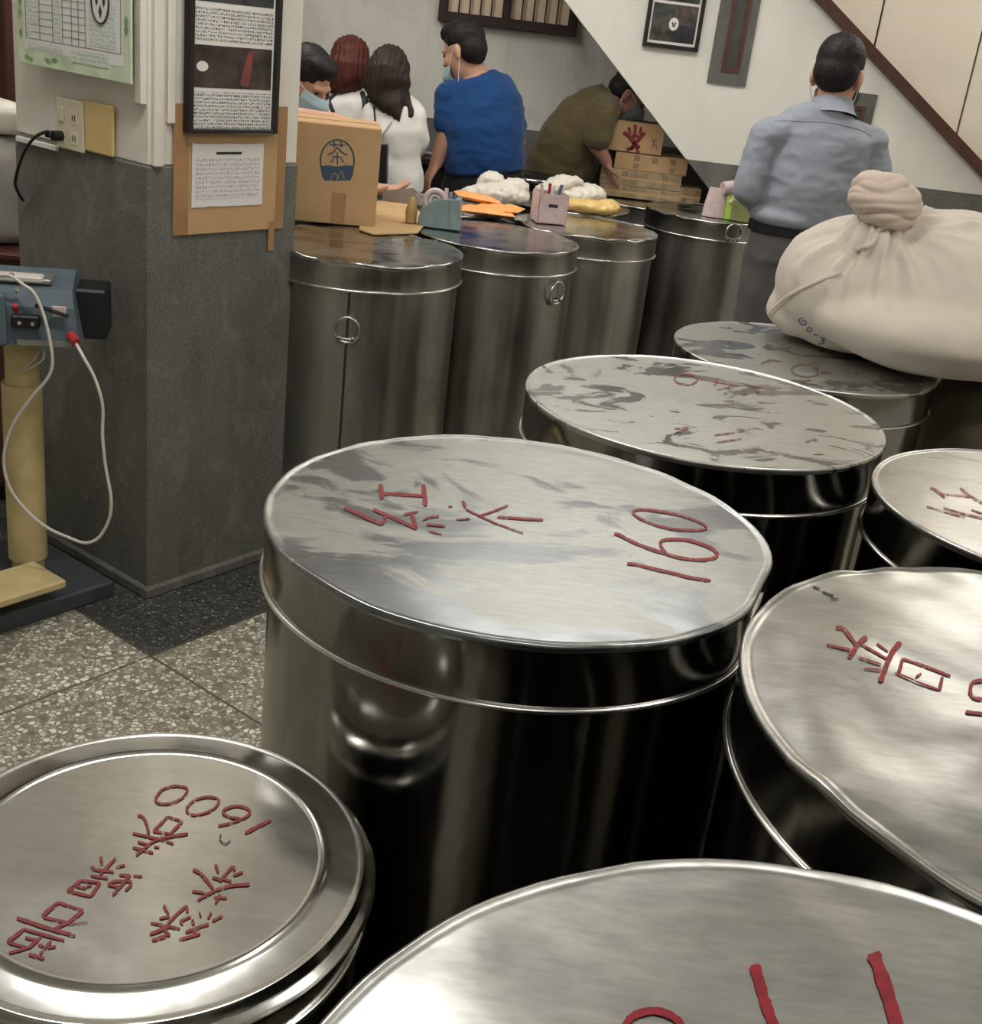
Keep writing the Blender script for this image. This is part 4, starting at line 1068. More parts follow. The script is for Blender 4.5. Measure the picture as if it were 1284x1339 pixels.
kn = at(1158, 262, 3.06)
sack = thing('canvas_sack', (1.1, 3.15, zC), 'big cream canvas sack with twisted knot lying on the steel drum', 'sack')
zb_ = zC + 0.012
g = join(ellipsoid((1.12, 3.19, 1.055), (0.37, 0.31, 0.215), None, 40, 24),
         ellipsoid((0.90, 3.20, 1.045), (0.215, 0.24, 0.185), None, 40, 24),
         ellipsoid((1.38, 3.17, 1.07), (0.27, 0.30, 0.22), None, 40, 24),
         ellipsoid((1.10, 3.06, 0.99), (0.34, 0.26, 0.12), None, 40, 24), ellipsoid((1.30, 3.06, 0.99), (0.34, 0.25, 0.13), None, 40, 24),
         ellipsoid((0.78, 3.24, 0.95), (0.10, 0.12, 0.07), None, 30, 16),
         capsule(kn + Vector((0.01, 0.03, -0.12)), kn + Vector((0, 0.01, -0.03)), 0.10, 0.05))
def sackd(p):
    d = p - (kn + Vector((0, 0.02, -0.07)))
    r = math.hypot(d.x, d.y)
    a = math.atan2(d.y, d.x)
    rad = 1.2 * (0.5 - abs(math.sin(a * 6 + 2.5 * noise.noise(p * 4)))) + 0.8 * (0.5 - abs(math.sin(a * 10.5 + 4 * noise.noise(p * 5))))
    f = math.exp(-((r - 0.09) / 0.20) ** 2) * max(0.0, min(1.0, (d.z + 0.21) / 0.1))
    big = 0.010 * noise.noise(p * 5) + 0.004 * noise.noise(Vector((p.x * 7, p.y * 7, p.z * 24)))
    return big + 0.034 * f * rad * max(0.0, 0.55 + 0.9 * noise.noise(p * 3.1 + Vector((4, 0, 2))))
V, F = remesh(g, 0.011, 8, sackd)
V = [Vector((v.x, v.y, zb_ + 0.25 * (v.z - zb_) if v.z < zb_ else v.z)) for v in V]
zmin = min(v.z for v in V)
V = [Vector((v.x, v.y, max(v.z, zC + 0.004))) for v in V]
SB = obj('sack_body', (V, F), M['canvas'], sack, None, 180)
bvh = BVHTree.FromPolygons(V, F)
def hit(px, py, off=0.002, tree=None, fallback=None):
    d = ray(px, py).normalized()
    h = (tree or bvh).ray_cast(CAM, d)
    if h[0] is None: return fallback
    return h[0] - d * off
# twisted knot
ax = (CR * 0.35 + Vector((0, 0, 1)) * 0.9).normalized(); rt = ax.cross(_f).normalized(); fw = rt.cross(ax)
KV, KF = ellipsoid(kn, (0.092, 0.085, 0.068), Matrix((rt, fw, ax)).transposed(), 96, 56)
kv2 = []
for v in KV:
    d = v - kn
    x, y, z = d.dot(rt), d.dot(fw), d.dot(ax)
    a = math.atan2(y, x)
    s = abs(math.sin(a * 1.0 + z * 50 + x * 16 + 2.4 * noise.noise(v * 9)))
    s2 = abs(math.sin(a * 2.0 + z * 120 + x * 40 + 3.0 * noise.noise(v * 12)))
    k = 1 + 0.13 * (s ** 0.45) + 0.06 * (s2 ** 0.6) - 0.12 + 0.10 * noise.noise(v * 10)
    kv2.append(kn + d * k)
KN = obj('knot', (kv2, KF), M['canvas_pink'], sack, None, 180)
bvk = BVHTree.FromPolygons(kv2, KF)
def hits(pts, off=0.002):
    out = []
    for p in pts:
        h = hit(p[0], p[1], off)
        if h is not None: out.append(h)
    return out
def dens(pts, k=5): return [(v.x, v.y) for v in spline([(p[0], p[1], 0) for p in pts], k)]
obj('tie_cord', tube(hits(dens([(1120, 327), (1140, 318), (1150, 300), (1166, 291), (1180, 277), (1190, 268)]), 0.004), 0.0075, 8), M['canvas'], sack, None, 180)
obj('seam_piping', tube(hits(dens([(1000, 428), (1006, 412), (1020, 396), (1040, 382), (1065, 370), (1098, 356)]), 0.0), 0.006, 8), M['canvas'], sack, None, 180)
obj('seam_piping', tube(hits(dens([(1004, 420), (1016, 404), (1032, 390)]), 0.0), 0.004, 8), M['canvas'], sack, None, 180)
ink = [([(1050, 416), (1045, 417), (1045, 421), (1050, 425), (1054, 423), (1053, 419), (1049, 420)], 1.5), ([(1058, 428), (1055, 431), (1058, 434), (1062, 431), (1058, 428)], 1.5), ([(1064, 437), (1069, 439)], 1.5), ([(1073, 441), (1079, 444), (1074, 445), (1078, 448), (1070, 450)], 1.5)]
gs = []
for i, (p, w) in enumerate(ink):
    rv, rf_ = ribbon(p, w, seed=i)
    gs.append(([hit(v.x, v.y, 0.0025) or Vector((1, 3, 1)) for v in rv], rf_))
obj('ink_writing', join(*gs), M['ink_blue'], SB)

# ------------------------------------------------------------------ tea carton by the pillar
Yc = 3.862
c0, c1 = at(378, 300, Yc).x, at(490, 300, Yc).x
CRT = rotz(math.radians(10), (c1, Yc, 0)) @ Matrix.Translation((-c1, -Yc, 0))
cnrm = (CRT.to_3x3() @ Vector((0, -1, 0)))
ct = at(490, 168, Yc).z
ca = thing('tea_carton', ((c0 + c1) / 2, Yc + 0.13, ZL), 'brown tea carton printed with an oval tea logo, standing beside the pillar', 'carton')
zl1 = ZL + 0.004
obj('box', xf(box(c0, c1, Yc, Yc + 0.27, zl1, ct, 0.003), CRT), M['kraft'], ca)
zt_ = at(490, 248, Yc).z
obj('flap', xf(box(c0 + 0.001, c1 - 0.001, Yc - 0.003, Yc, zl1, zt_, 0.001), CRT), M['kraft'], ca)
obj('tape_strip', xf(box((c0 + c1) / 2 - 0.005, (c0 + c1) / 2 + 0.04, Yc - 0.0045, Yc - 0.003, zl1 + 0.005, zt_ - 0.02), CRT), M['tape_brown'], ca)
obj('top_seam', xf(box(c0, c1, Yc + 0.132, Yc + 0.138, ct, ct + 0.0015), CRT), M['tape_brown'], ca)
def onC(px, py, e=0.004): return onplane(px, py, Vector((c1, Yc, 0)) + cnrm * (e + (0.003 if py > 244 else 0)), cnrm)
oval = [(441 + 22 * math.cos(w), 211 + 27 * math.sin(w) - 1.5) for w in [k * math.pi / 16 for k in range(33)]]
arc = [p for p in oval if p[1] < 237]
k0 = next(i for i in range(len(oval)) if oval[i][1] >= 232)
pts = [(441 + 22 * math.cos(w), 210 + 27 * math.sin(w)) for w in [math.radians(150 + k * 240 / 24) for k in range(25)]]
gv, gf = ribbon(pts, 2.2, 1.0)
lg = obj('printed_logo', ([onC(v.x, v.y, 0.0006) for v in gv], gf), M['print_blue'], ca)
half = [(441 + 21 * math.cos(w), 210 + 27 * math.sin(w)) for w in [math.radians(12 + k * 6) for k in range(0, 10)]] 
low = [(420, 217), (430, 216), (440, 218), (452, 216), (462, 217), (462.5, 222), (461, 230), (458, 236), (441, 236.5), (424, 236), (421, 230), (419.5, 222)]
obj('logo_wave', ([onC(x, y, 0.0006) for x, y in low], [tuple(range(len(low)))]), M['print_blue'], lg)
cha = [([(431, 189), (451, 190)], 2), ([(437, 185), (437, 193)], 2), ([(446, 185), (446, 193)], 2), ([(441, 192), (436, 199), (428, 203)], 2), ([(441, 193), (447, 199), (454, 203)], 2), ([(434, 205), (448, 206)], 2), ([(441, 199), (441, 216)], 2), ([(436, 208), (432, 213)], 2), ([(446, 208), (450, 213)], 2)]
obj('logo_character', strokes(cha, (0, 0), 1, lambda x, y: onC(x, y, 0.0006), 2), M['print_blue'], lg)
for i, p in enumerate([([(432, 236), (437, 226), (443, 233)], 0.8), ([(440, 236), (446, 224), (450, 234)], 0.8)]):
    rv, rf_ = ribbon(*p)
    obj('logo_grass', ([onC(v.x, v.y, 0.0012) for v in rv], rf_), M['kraft_pale'], lg)

# flat cardboard on the drum lids
poly = [(488, 306), (546, 304.5), (561, 287), (532, 264), (470, 262), (470, 300)]
pp = [atz(x, y, ZL + 0.006) for x, y in poly]
fc = obj('cardboard_mat', prism([(p.x, p.y) for p in pp], ZL + 0.003, ZL + 0.007), M['kraft_pale'], None, (pp[0].x, pp[0].y, ZL + 0.003))
tag(fc, 'flat tan cardboard piece lying on drum lids behind the tea carton', 'cardboard')

# tape dispenser desk caddy
def extr(pts, Y, d):
    n = len(pts)
    V = [at(x, y, Y) for x, y in pts]
    V += [v + Vector((0, d, 0)) for v in V]
    F = [tuple(range(n)), tuple(range(2 * n - 1, n - 1, -1))] + [((i + 1) % n, i, n + i, n + (i + 1) % n) for i in range(n)]
    return V, F
Yd = 4.0
zd_ = ZL + 0.004
def lidy(x, y):
    p = at(x, y, Yd); return p
td = thing('tape_dispenser', at(575, 300, Yd).xy.to_3d() + Vector((0, 0.04, zd_)), 'grey-teal desk tape dispenser with tape roll and pens on drum lid', 'dispenser')
def snap(pts): 
    out = []
    for x, y in pts:
        out.append((x, y))
    return out
g = extr([(547, 299), (546, 285), (551, 274), (562, 265), (575, 261.5), (590, 261), (590, 301)], Yd, 0.07)
zl_ = min(v.z for v in g[0]); g = ([Vector((v.x, v.y, max(v.z, zd_))) for v in g[0]], g[1])
obj('holder', g, M['teal_plastic'], td)
g = extr([(588, 262), (602, 262), (601, 301), (588, 301)], Yd - 0.006, 0.08); g = ([Vector((v.x, v.y, max(v.z, zd_))) for v in g[0]], g[1])
obj('pen_cup', g, M['teal_plastic'], td)
obj('tape_roll', join(ring(at(569, 262, Yd + 0.035), 0.032, 0.009, 28, 8, (0, 1, 0)), ring(at(569, 262, Yd + 0.022), 0.032, 0.009, 28, 8, (0, 1, 0))), M['pink_plastic'], td, None, 180)
obj('roll_core', ring(at(569, 262, Yd + 0.03), 0.018, 0.006, 24, 8, (0, 1, 0)), M['white_plastic'], td, None, 180)
for a, b, m in (((585, 262), (584, 246), 'pink_plastic'), ((590, 262), (590, 251), 'machine_grey'), ((594, 263), (595, 254), 'ink_blue')):
    obj('pen', tube([at(*a, Yd + 0.02) - Vector((0, 0, 0.03)), at(*b, Yd + 0.03)], 0.0065, 8), M[m], td)
tb = [at(537, 290, Yd + 0.02), at(538, 275, Yd + 0.02), at(541, 258, Yd + 0.03)]
g = loft([(Vector((tb[0].x, tb[0].y, zd_ + 0.006)), 0.018, 0.03), (tb[1], 0.02, 0.03), (tb[2], 0.009, 0.015)], (1, 0, 0), 16)
tn = obj('tape_cutter', g, M['tan_plastic'], td, None, 40)

# tray in the hand behind the carton
ty = thing('scoop_tray', at(525, 262, 4.5), 'taupe scoop tray held above the cardboard by the masked worker', 'tray')
q = [at(500, 249, 4.45), at(540, 246, 4.45), at(551, 268, 4.43), at(500, 272, 4.43)]
tz = [v + Vector((0, 0.09, 0.03)) for v in q]
obj('tray_side', (q + [v + Vector((0, 0.004, 0)) for v in q], [(0, 1, 2, 3), (7, 6, 5, 4), (1, 0, 4, 5), (2, 1, 5, 6), (3, 2, 6, 7), (0, 3, 7, 4)]), M['grey_tray'], ty)
obj('tray_floor', ([q[3], q[2], q[2] + Vector((0, 0.1, 0.0)), q[3] + Vector((0, 0.1, 0.0))], [(0, 1, 2, 3)]), M['grey_tray'], ty)
obj('handle_rod', tube([at(540, 247, 4.46), at(556, 258, 4.5), at(562, 262, 4.52)], 0.004, 8), M['chrome'], ty)

# orange pouches
def pillow(c, sx, sy, sz, rz_=0, tilt=0, n=20, m=14, wr=0.004):
    V, F = [], []
    R = Matrix.Rotation(rz_, 3, 'Z') @ Matrix.Rotation(tilt, 3, 'Y')
    for side in (1, -1):
        for j in range(m + 1):
            for i in range(n + 1):
                u, v = i / n * 2 - 1, j / m * 2 - 1
                e = max(0.0, (1 - abs(u) ** 2.6)) ** 0.5 * max(0.0, (1 - abs(v) ** 2.6)) ** 0.5
                p = Vector((u * sx, v * sy, side * e * sz))
                p.z += wr * noise.noise(Vector((p.x * 30, p.y * 30, side * 3 + c[0] * 9))) * e
                V.append(Vector(c) + R @ p)
        b = 0 if side == 1 else (n + 1) * (m + 1)
        for j in range(m):
            for i in range(n):
                a = b + j * (n + 1) + i
                f = (a, a + 1, a + n + 2, a + n + 1)
                F.append(f if side == 1 else tuple(reversed(f)))
    return V, F
for i, (px, py, sx, sy, zz, r, tl, lab) in enumerate((
    (636, 291, 0.085, 0.045, 0.948, 0.1, 0.02, 'orange foil pouch lying lowest beside the tape dispenser'),
    (650, 282, 0.08, 0.05, 0.953, -0.2, -0.05, 'orange foil pouch lying against the steel drum with the pink box'),
    (622, 283, 0.075, 0.045, 0.974, 0.25, 0.10, 'orange foil pouch tilted on top of the pouch pile'))):
    p = at(px, py, 4.42 + 0.07 * i)
    c = (p.x, p.y, zz)
    o = obj('orange_pouch', pillow(c, sx * 1.15, sy * 1.25, 0.013, r, tl, wr=0.012), M['orange'], None, c, 180)
    tag(o, lab, 'pouch', 'orange pouches on the drums')

# plastic bags behind
def baggy(name, label, prims, m, loc, group=None, amp=0.014):
    o = obj(name, remesh(join(*prims), 0.009, 4, lambda p: amp * noise.noise(p * 13) + amp * 0.6 * noise.noise(p * 31)), m, None, loc, 180)
    return tag(o, label, 'bag', group)
p1 = at(655, 262, 4.8)
def crinkle(p, a=0.008): return a * (0.4 - abs(noise.noise(p * 14))) + a * 0.8 * (0.35 - abs(noise.noise(p * 33 + Vector((1, 5, 2))))) + a * 0.4 * noise.noise(p * 70)
def baggy(name, label, prims, m, loc, group=None, amp=0.009):
    g = remesh(join(*prims), 0.006, 3, lambda q: crinkle(q, amp))
    g = ([Vector((v.x, v.y, max(v.z, ZL + 0.0045))) for v in g[0]], g[1])
    return tag(obj(name, g, m, None, loc, 180), label, 'bag', group)
baggy('plastic_bag', 'loose white plastic bag of tea behind the orange pouches', [ellipsoid((p1.x - 0.005, 4.80, ZL + 0.035), (0.115, 0.08, 0.045)), ellipsoid((p1.x - 0.045, 4.82, ZL + 0.065), (0.055, 0.05, 0.05)), ellipsoid((p1.x + 0.05, 4.82, ZL + 0.06), (0.055, 0.05, 0.042)), ellipsoid((p1.x - 0.12, 4.79, ZL + 0.025), (0.04, 0.045, 0.03))], M['bag_white'], (p1.x, 4.8, ZL + 0.004), 'white plastic bags')
p2 = at(745, 262, 4.98)
bg = thing('knotted_bag', (p2.x, 4.98, ZL + 0.004), 'white plastic bag tied with a knot beside the stacked cartons', 'bag', 'white plastic bags')
g = remesh(join(ellipsoid((p2.x - 0.005, 4.98, ZL + 0.045), (0.145, 0.11, 0.05)), ellipsoid((p2.x - 0.03, 4.99, ZL + 0.07), (0.08, 0.07, 0.045)), ellipsoid((p2.x + 0.07, 4.97, ZL + 0.05), (0.075, 0.08, 0.045))), 0.006, 3, lambda q: crinkle(q, 0.009))
obj('bag_body', ([Vector((v.x, v.y, max(v.z, ZL + 0.0045))) for v in g[0]], g[1]), M['bag_white'], bg, None, 180)
kt = at(752, 236, 4.93)
obj('bag_knot', remesh(join(tube(spline([at(704, 262, 4.9), at(718, 250, 4.88), at(738, 243, 4.9), kt]), [0.018, 0.02, 0.022] + [0.022] * 16, 10), ellipsoid(kt, (0.024, 0.02, 0.02)), ellipsoid(kt + Vector((0.02, 0, -0.005)), (0.018, 0.018, 0.016)), ellipsoid(kt + Vector((0, 0.02, -0.03)), (0.04, 0.03, 0.04))), 0.007, 2, lambda p: 0.004 * noise.noise(p * 40)), M['bag_white'], bg, None, 180)
p3 = at(768, 280, 4.86)
baggy('yellow_bag', 'crumpled yellow plastic bag under the knotted white bag', [ellipsoid((p3.x, 4.82, ZL + 0.025), (0.12, 0.05, 0.025)), ellipsoid((p3.x + 0.08, 4.84, ZL + 0.03), (0.05, 0.05, 0.028)), ellipsoid((p3.x - 0.13, 4.81, ZL + 0.022), (0.08, 0.035, 0.02))], M['bag_yellow'], (p3.x, 4.85, ZL), None, 0.010)

# pink pen box on drum J
pb = atz(716, 289, ZL + 0.004)
bx = thing('pen_box', (pb.x, pb.y, ZL + 0.003), 'pale pink open pen box on the far drum lid', 'box')
R = rotz(0.25, (pb.x, pb.y, ZL + 0.003))
w, h, th = 0.055, 0.105, 0.003
obj('walls', xf(join(box(-w, w, -w, -w + th, 0, h), box(-w, w, w - th, w, 0, h), box(-w, -w + th, -w, w, 0, h), box(w - th, w, -w, w, 0, h), box(-w, w, -w, w, 0, th)), R), M['pink_plastic'], bx)
obj('printed_mark', xf(box(-0.018, 0.016, -w - 0.0006, -w, 0.058, 0.070), R), M['ink'], bx)
for dx, dy, lx, ly, m in ((-0.02, 0, -0.02, 0.0, 'pink_plastic'), (0.01, 0.01, 0.03, 0.0, 'ink_blue'), (0.0, 0.02, 0.0, 0.01, 'red_plastic'), (-0.01, -0.01, 0.015, 0, 'white_plastic')):
    obj('pen', tube([R @ Vector((dx, dy, 0.01)), R @ Vector((dx + lx, dy + ly, h + 0.028))], 0.006, 8), M[m], bx)

# ------------------------------------------------------------------ cartons under the stair slope
Yk = 5.93
M['stain'] = plain('damp_cardboard', (0.28, 0.20, 0.115), 0.8, 0, 0.35, 25)
def carton(name, tl, br, label, m, depth=0.26, extra=None, zfix=None):
    a, b = at(*tl, Yk), at(*br, Yk)
    z0, z1 = (b.z, a.z) if zfix is None else zfix
    t = thing(name, ((a.x + b.x) / 2, Yk + depth / 2, z0), label, 'carton', 'cartons stacked under the stair slope')
    obj('box', box(a.x, b.x, Yk, Yk + depth, z0, z1, 0.003), m, t)
    obj('tape_strip', box(a.x - 0.001, b.x + 0.001, Yk - 0.001, Yk + 0.0, (z0 + z1) / 2 - 0.006, (z0 + z1) / 2 + 0.004), M['kraft'], t)
    for k in range(1, 4):
        x = a.x + (b.x - a.x) * (k / 4 + 0.04)
        obj('print_mark', box(x - 0.012, x + 0.016, Yk - 0.0008, Yk, z0 + (z1 - z0) * (0.1 if k % 2 else 0.5), z0 + (z1 - z0) * 0.92), M['stain'], t)
    return t, a, b, z0, z1
zL0 = 0.87 + 0.006
zz1 = at(835, 245, Yk).z; zz2 = at(840, 224, Yk).z; zz3 = at(850, 203, Yk).z
carton('cardboard_carton', (784, 245), (888, 262), 'weathered wide carton at the bottom of the stack on the far drum', M['kraft_old'], 0.24, None, (zL0, zz1 - 0.001))
carton('cardboard_carton', (786, 224), (890, 245), 'weathered carton second from the bottom of the stack', M['kraft_old'], 0.24, None, (zz1, zz2 - 0.001))
carton('cardboard_carton', (805, 203), (898, 224), 'plain tan carton just under the painted carton', M['kraft_pale'], 0.24, None, (zz2, zz3 - 0.001))
# painted top carton, leaning back open
a, b = at(789, 205, Yk), at(865, 210, Yk)
zt4 = at(828, 160, Yk).z
tc_ = thing('painted_carton', ((a.x + b.x) / 2, Yk + 0.13, zz3), 'open tan carton with a red painted tea character on top of stack', 'carton')
xa, xb = at(792, 180, Yk).x, at(866, 190, Yk).x
obj('box', join(box(xa, xb, Yk, Yk + 0.004, zz3, zt4), box(xa, xb, Yk + 0.236, Yk + 0.24, zz3, zt4), box(xa, xa + 0.004, Yk + 0.004, Yk + 0.236, zz3, zt4), box(xb - 0.004, xb, Yk + 0.004, Yk + 0.236, zz3, zt4), box(xa, xb, Yk, Yk + 0.24, zz3, zz3 + 0.004)), M['kraft_pale'], tc_)
obj('top_flap', xf(box(0, xb - xa, 0, 0.1, 0, 0.004), frame((xa, Yk + 0.01, zt4), (1, 0, 0), (0, 0.94, -0.3), (0, 0.3, 0.94))), M['kraft_old'], tc_)
def onK(px, py): return at(px, py, Yk - 0.0015)
paint = [([(822, 166), (824, 175)], 4), ([(831, 163), (830, 176)], 4.5), ([(839, 166), (836, 175)], 4), ([(815, 173), (824, 180), (833, 192)], 6), ([(843, 173), (834, 184), (825, 195)], 5), ([(826, 178), (835, 178)], 5), ([(828, 186), (834, 196)], 5), ([(819, 196), (828, 193)], 5), ([(831, 194), (837, 191)], 5), ([(832, 197), (836, 200)], 4)]
obj('painted_character', strokes(paint, (0, 0), 1, onK, 4), M['paint_red'], tc_)
small = [([(794, 174), (800, 172), (803, 174)], 1.2), ([(798, 181), (802, 180)], 1.2), ([(799, 183), (797, 190)], 1.2), ([(852, 182), (855, 185), (858, 182)], 1.2), ([(855, 185), (855, 189)], 1.2), ([(852, 194), (854, 190), (858, 191), (858, 195)], 1.4)]
obj('painted_mark', strokes(small, (0, 0), 1, onK, 1.2), M['paint_brown'], tc_)
ss = carton('cardboard_carton', (888, 246), (914, 268), 'small dark carton at the right foot of the stack', M['kraft_old'], 0.14, None, (zL0, at(900, 246, Yk).z))

# things on the far drum K
pk_ = atz(934, 283, ZL + 0.004)
pk_.y = min(pk_.y, 5.3)
pc_ = thing('pink_pouch', (pk_.x, pk_.y, ZL + 0.003), 'pink and white standing pouch with a roll on the far drum', 'pouch')
g = loft([((pk_.x, pk_.y, ZL + 0.004), 0.055, 0.035), ((pk_.x, pk_.y, ZL + 0.05), 0.052, 0.035), ((pk_.x + 0.005, pk_.y, ZL + 0.12), 0.045, 0.012)], (1, 0, 0), 20)
obj('pouch', g, M['pink_plastic'], pc_, None, 50)
obj('roll', tube([Vector((pk_.x + 0.01, pk_.y - 0.02, ZL + 0.125)), Vector((pk_.x + 0.06, pk_.y + 0.0, ZL + 0.135))], 0.026, 18), M['pink_plastic'], pc_, None, 50)
obj('ribbon_tail', tube(spline([(pk_.x + 0.10, pk_.y + 0.02, ZL + 0.10), (pk_.x + 0.07, pk_.y - 0.02, ZL + 0.105), (pk_.x + 0.05, pk_.y - 0.04, ZL + 0.07)]), 0.008, 8), M['pink_plastic'], pc_, None, 180)
lb = atz(964, 287, ZL + 0.004); lb.y = min(lb.y, 5.28)
lm = thing('green_box', (lb.x, lb.y, ZL + 0.003), 'lime green open card box on the far drum beside the pink pouch', 'box')
R = rotz(-0.3, (lb.x, lb.y, ZL + 0.003))
w, h = 0.055, 0.095
obj('walls', xf(join(box(-w, w, -0.04, -0.037, 0, h), box(-w, w, 0.037, 0.04, 0, h), box(-w, -w + 0.003, -0.04, 0.04, 0, h), box(w - 0.003, w, -0.04, 0.04, 0, h * 0.9), box(-w, w, -0.04, 0.04, 0, 0.003)), R), M['lime'], lm)
obj('filling', xf(box(-w + 0.004, w - 0.004, -0.036, 0.036, 0.004, h * 0.75), R), M['pink_plastic'], lm)
obj('front_card', xf(box(-w + 0.028, w + 0.002, -0.0425, -0.04, 0, h * 0.86), R), plain('drab_olive_card', (0.22, 0.24, 0.10), 0.5), lm)

# dark counter along the back wall, stool
ctr = thing('dark_counter', (-0.8, 6.2, 0), 'black counter along the back wall behind the women', 'counter')
obj('cabinet_body', box(-1.5, -0.16, 6.06, 6.36, 0.05, 0.90, 0.004), M['black'], ctr)
obj('worktop', box(-1.52, -0.14, 6.04, 6.37, 0.90, 0.935, 0.004), M['black'], ctr)
obj('plinth', box(-1.48, -0.18, 6.04, 6.34, 0, 0.05), M['black'], ctr)
tr = thing('steel_tray', (-0.52, 6.12, 0.936), 'thin steel tray on the black counter', 'tray')
obj('tray_plate', box(-0.66, -0.36, 6.08, 6.2, 0.9365, 0.942), M['machine_grey'], tr)
obj('tray_rim', join(box(-0.665, -0.355, 6.075, 6.08, 0.9365, 0.955), box(-0.665, -0.355, 6.2, 6.205, 0.9365, 0.955), box(-0.665, -0.66, 6.08, 6.2, 0.9365, 0.955), box(-0.36, -0.355, 6.08, 6.2, 0.9365, 0.955)), M['chrome'], tr)
sp = at(692, 226, 5.78)
st = thing('metal_stool', (sp.x, 5.78, 0), 'chrome rimmed black stool between the blue and olive shirts', 'stool')
obj('seat', lathe([(0.12, sp.z - 0.05), (0.125, sp.z - 0.04), (0.125, sp.z - 0.01), (0.11, sp.z), (0.0001, sp.z)], (sp.x, 5.78, 0), 36), M['black'], st, None, 40)
obj('seat_rim', ring((sp.x, 5.78, sp.z - 0.022), 0.125, 0.012, 36, 8), M['chrome'], st, None, 180)
for k in range(4):
    a_ = math.pi / 4 + k * math.pi / 2
    d = Vector((math.cos(a_), math.sin(a_), 0))
    obj('leg', tube([Vector((sp.x, 5.78, sp.z - 0.05)) + d * 0.09, Vector((sp.x, 5.78, 0.0)) + d * 0.13], 0.011, 10), M['chrome'], st, None, 60)
obj('foot_ring', ring((sp.x, 5.78, 0.3), 0.118, 0.008, 36, 8), M['chrome'], st, None, 180)

# small framed picture on the stair wall
a, b = at(839, 62, YS), at(912, 66, YS)
pz0 = (a.z + b.z) / 2; pz1 = pz0 + 0.42
pf = thing('framed_picture', (a.x, YS, pz0), 'small black framed print with a round white emblem on the stair wall', 'picture')
t = 0.018
obj('frame', join(box(a.x, a.x + t, YS - 0.025, YS - 0.001, pz0, pz1), box(b.x - t, b.x, YS - 0.025, YS - 0.001, pz0, pz1), box(a.x + t, b.x - t, YS - 0.025, YS - 0.001, pz0, pz0 + t), box(a.x + t, b.x - t, YS - 0.025, YS - 0.001, pz1 - t, pz1)), M['frame_black'], pf)
obj('mat_board', box(a.x + t, b.x - t, YS - 0.015, YS - 0.001, pz0 + t, pz1 - t), M['paper'], pf)
mx, mz = (a.x + b.x) / 2, at(875, 31, YS).z
x0, x1 = a.x + t + 0.008, b.x - t - 0.008
def ph(c): return plain('picture_print', c, 0.3, 0, 0.8, 22)
zt5 = at(875, 5, YS).z
for (u0, u1, v0, v1, c) in ((x0, mx, pz0 + 0.03, mz, (0.07, 0.065, 0.05)), (mx, x1, pz0 + 0.03, mz, (0.03, 0.028, 0.035)), (x0, mx, mz, zt5, (0.06, 0.065, 0.055)), (mx, x1, mz, zt5, (0.08, 0.06, 0.055)), (x0, x1, zt5 + 0.012, pz1 - 0.03, (0.05, 0.05, 0.05))):
    obj('photo', box(u0, u1, YS - 0.0165, YS - 0.015, v0, v1), ph(c), pf)
obj('emblem', ([Vector((mx + 0.022 * math.cos(w), YS - 0.0172, mz + 0.027 * math.sin(w))) for w in [k * math.pi / 12 for k in range(24)]], [tuple(range(24))]), M['paper'], pf)
obj('emblem_leaf', strokes([([(-0.008, 0.008), (0, -0.012)], 0.006), ([(0.008, 0.008), (0, -0.012)], 0.006)], (0, 0), 1, lambda x, y: Vector((mx + x, YS - 0.018, mz + y)), 0.005), M['ink'], pf)
# ------------------------------------------------------------------ people
def basis(f, up=(0, 0, 1)):
    f = Vector(f).normalized(); r = f.cross(Vector(up)).normalized(); u = r.cross(f)
    return Matrix((r, f, u)).transposed()
def head_geo(c, B, s=1.0):
    def L(x, y, z): return Vector(c) + B @ Vector((x, y, z)) * s
    def E(p, r): return ellipsoid(L(*p), tuple(k * s for k in r), B, 28, 18)
    g = [E((0, -0.012, 0.03), (0.072, 0.090, 0.088)), E((0, 0.028, -0.03), (0.060, 0.062, 0.082)), E((0, 0.040, -0.078), (0.042, 0.045, 0.036)),
         capsule(L(0, 0.086, 0.012), L(0, 0.104, -0.022), 0.008 * s, 0.013 * s), E((0, 0.072, 0.022), (0.052, 0.02, 0.014)),
         E((0, 0.080, -0.052), (0.024, 0.014, 0.012)), E((0.036, 0.062, -0.025), (0.022, 0.02, 0.022)), E((-0.036, 0.062, -0.025), (0.022, 0.02, 0.022))]
    for k in (-1, 1):
        Bq = B @ Matrix.Rotation(0.35 * k, 3, 'Z')
        g.append(ellipsoid(L(0.076 * k, -0.012, -0.012), (0.010 * s, 0.020 * s, 0.033 * s), Bq, 16, 10))
        g.append(ellipsoid(L(0.072 * k, -0.004, -0.034), (0.009 * s, 0.010 * s, 0.013 * s), Bq, 12, 8))
    return join(*g)
def eyes(c, B, parent, s=1.0):
    for k in (-1, 1):
        p = Vector(c) + B @ Vector((0.03 * k, 0.079, 0.005)) * s
        obj('eye', ellipsoid(p, (0.011 * s, 0.006 * s, 0.005 * s), B, 12, 8), M['eye'], parent, None, 180)
def short_hair(c, B, s=1.0, low=-0.05, top=0.0, nape=True):
    def L(x, y, z): return Vector(c) + B @ Vector((x, y, z)) * s
    def E(p, r): return ellipsoid(L(*p), tuple(k * s for k in r), B, 28, 18)
    g = [E((0, -0.022, 0.045), (0.079, 0.093, 0.084)), E((0, -0.045, 0.0), (0.074, 0.066, 0.07)), E((0, 0.022, 0.088), (0.062, 0.062, 0.038 + top))]
    if nape: g.append(E((0, -0.058, low), (0.055, 0.035, 0.04)))
    return remesh(join(*g), 0.006, 9, lambda p: 0.0016 * noise.noise(p * 60) + 0.0016 * noise.noise(p * 130))
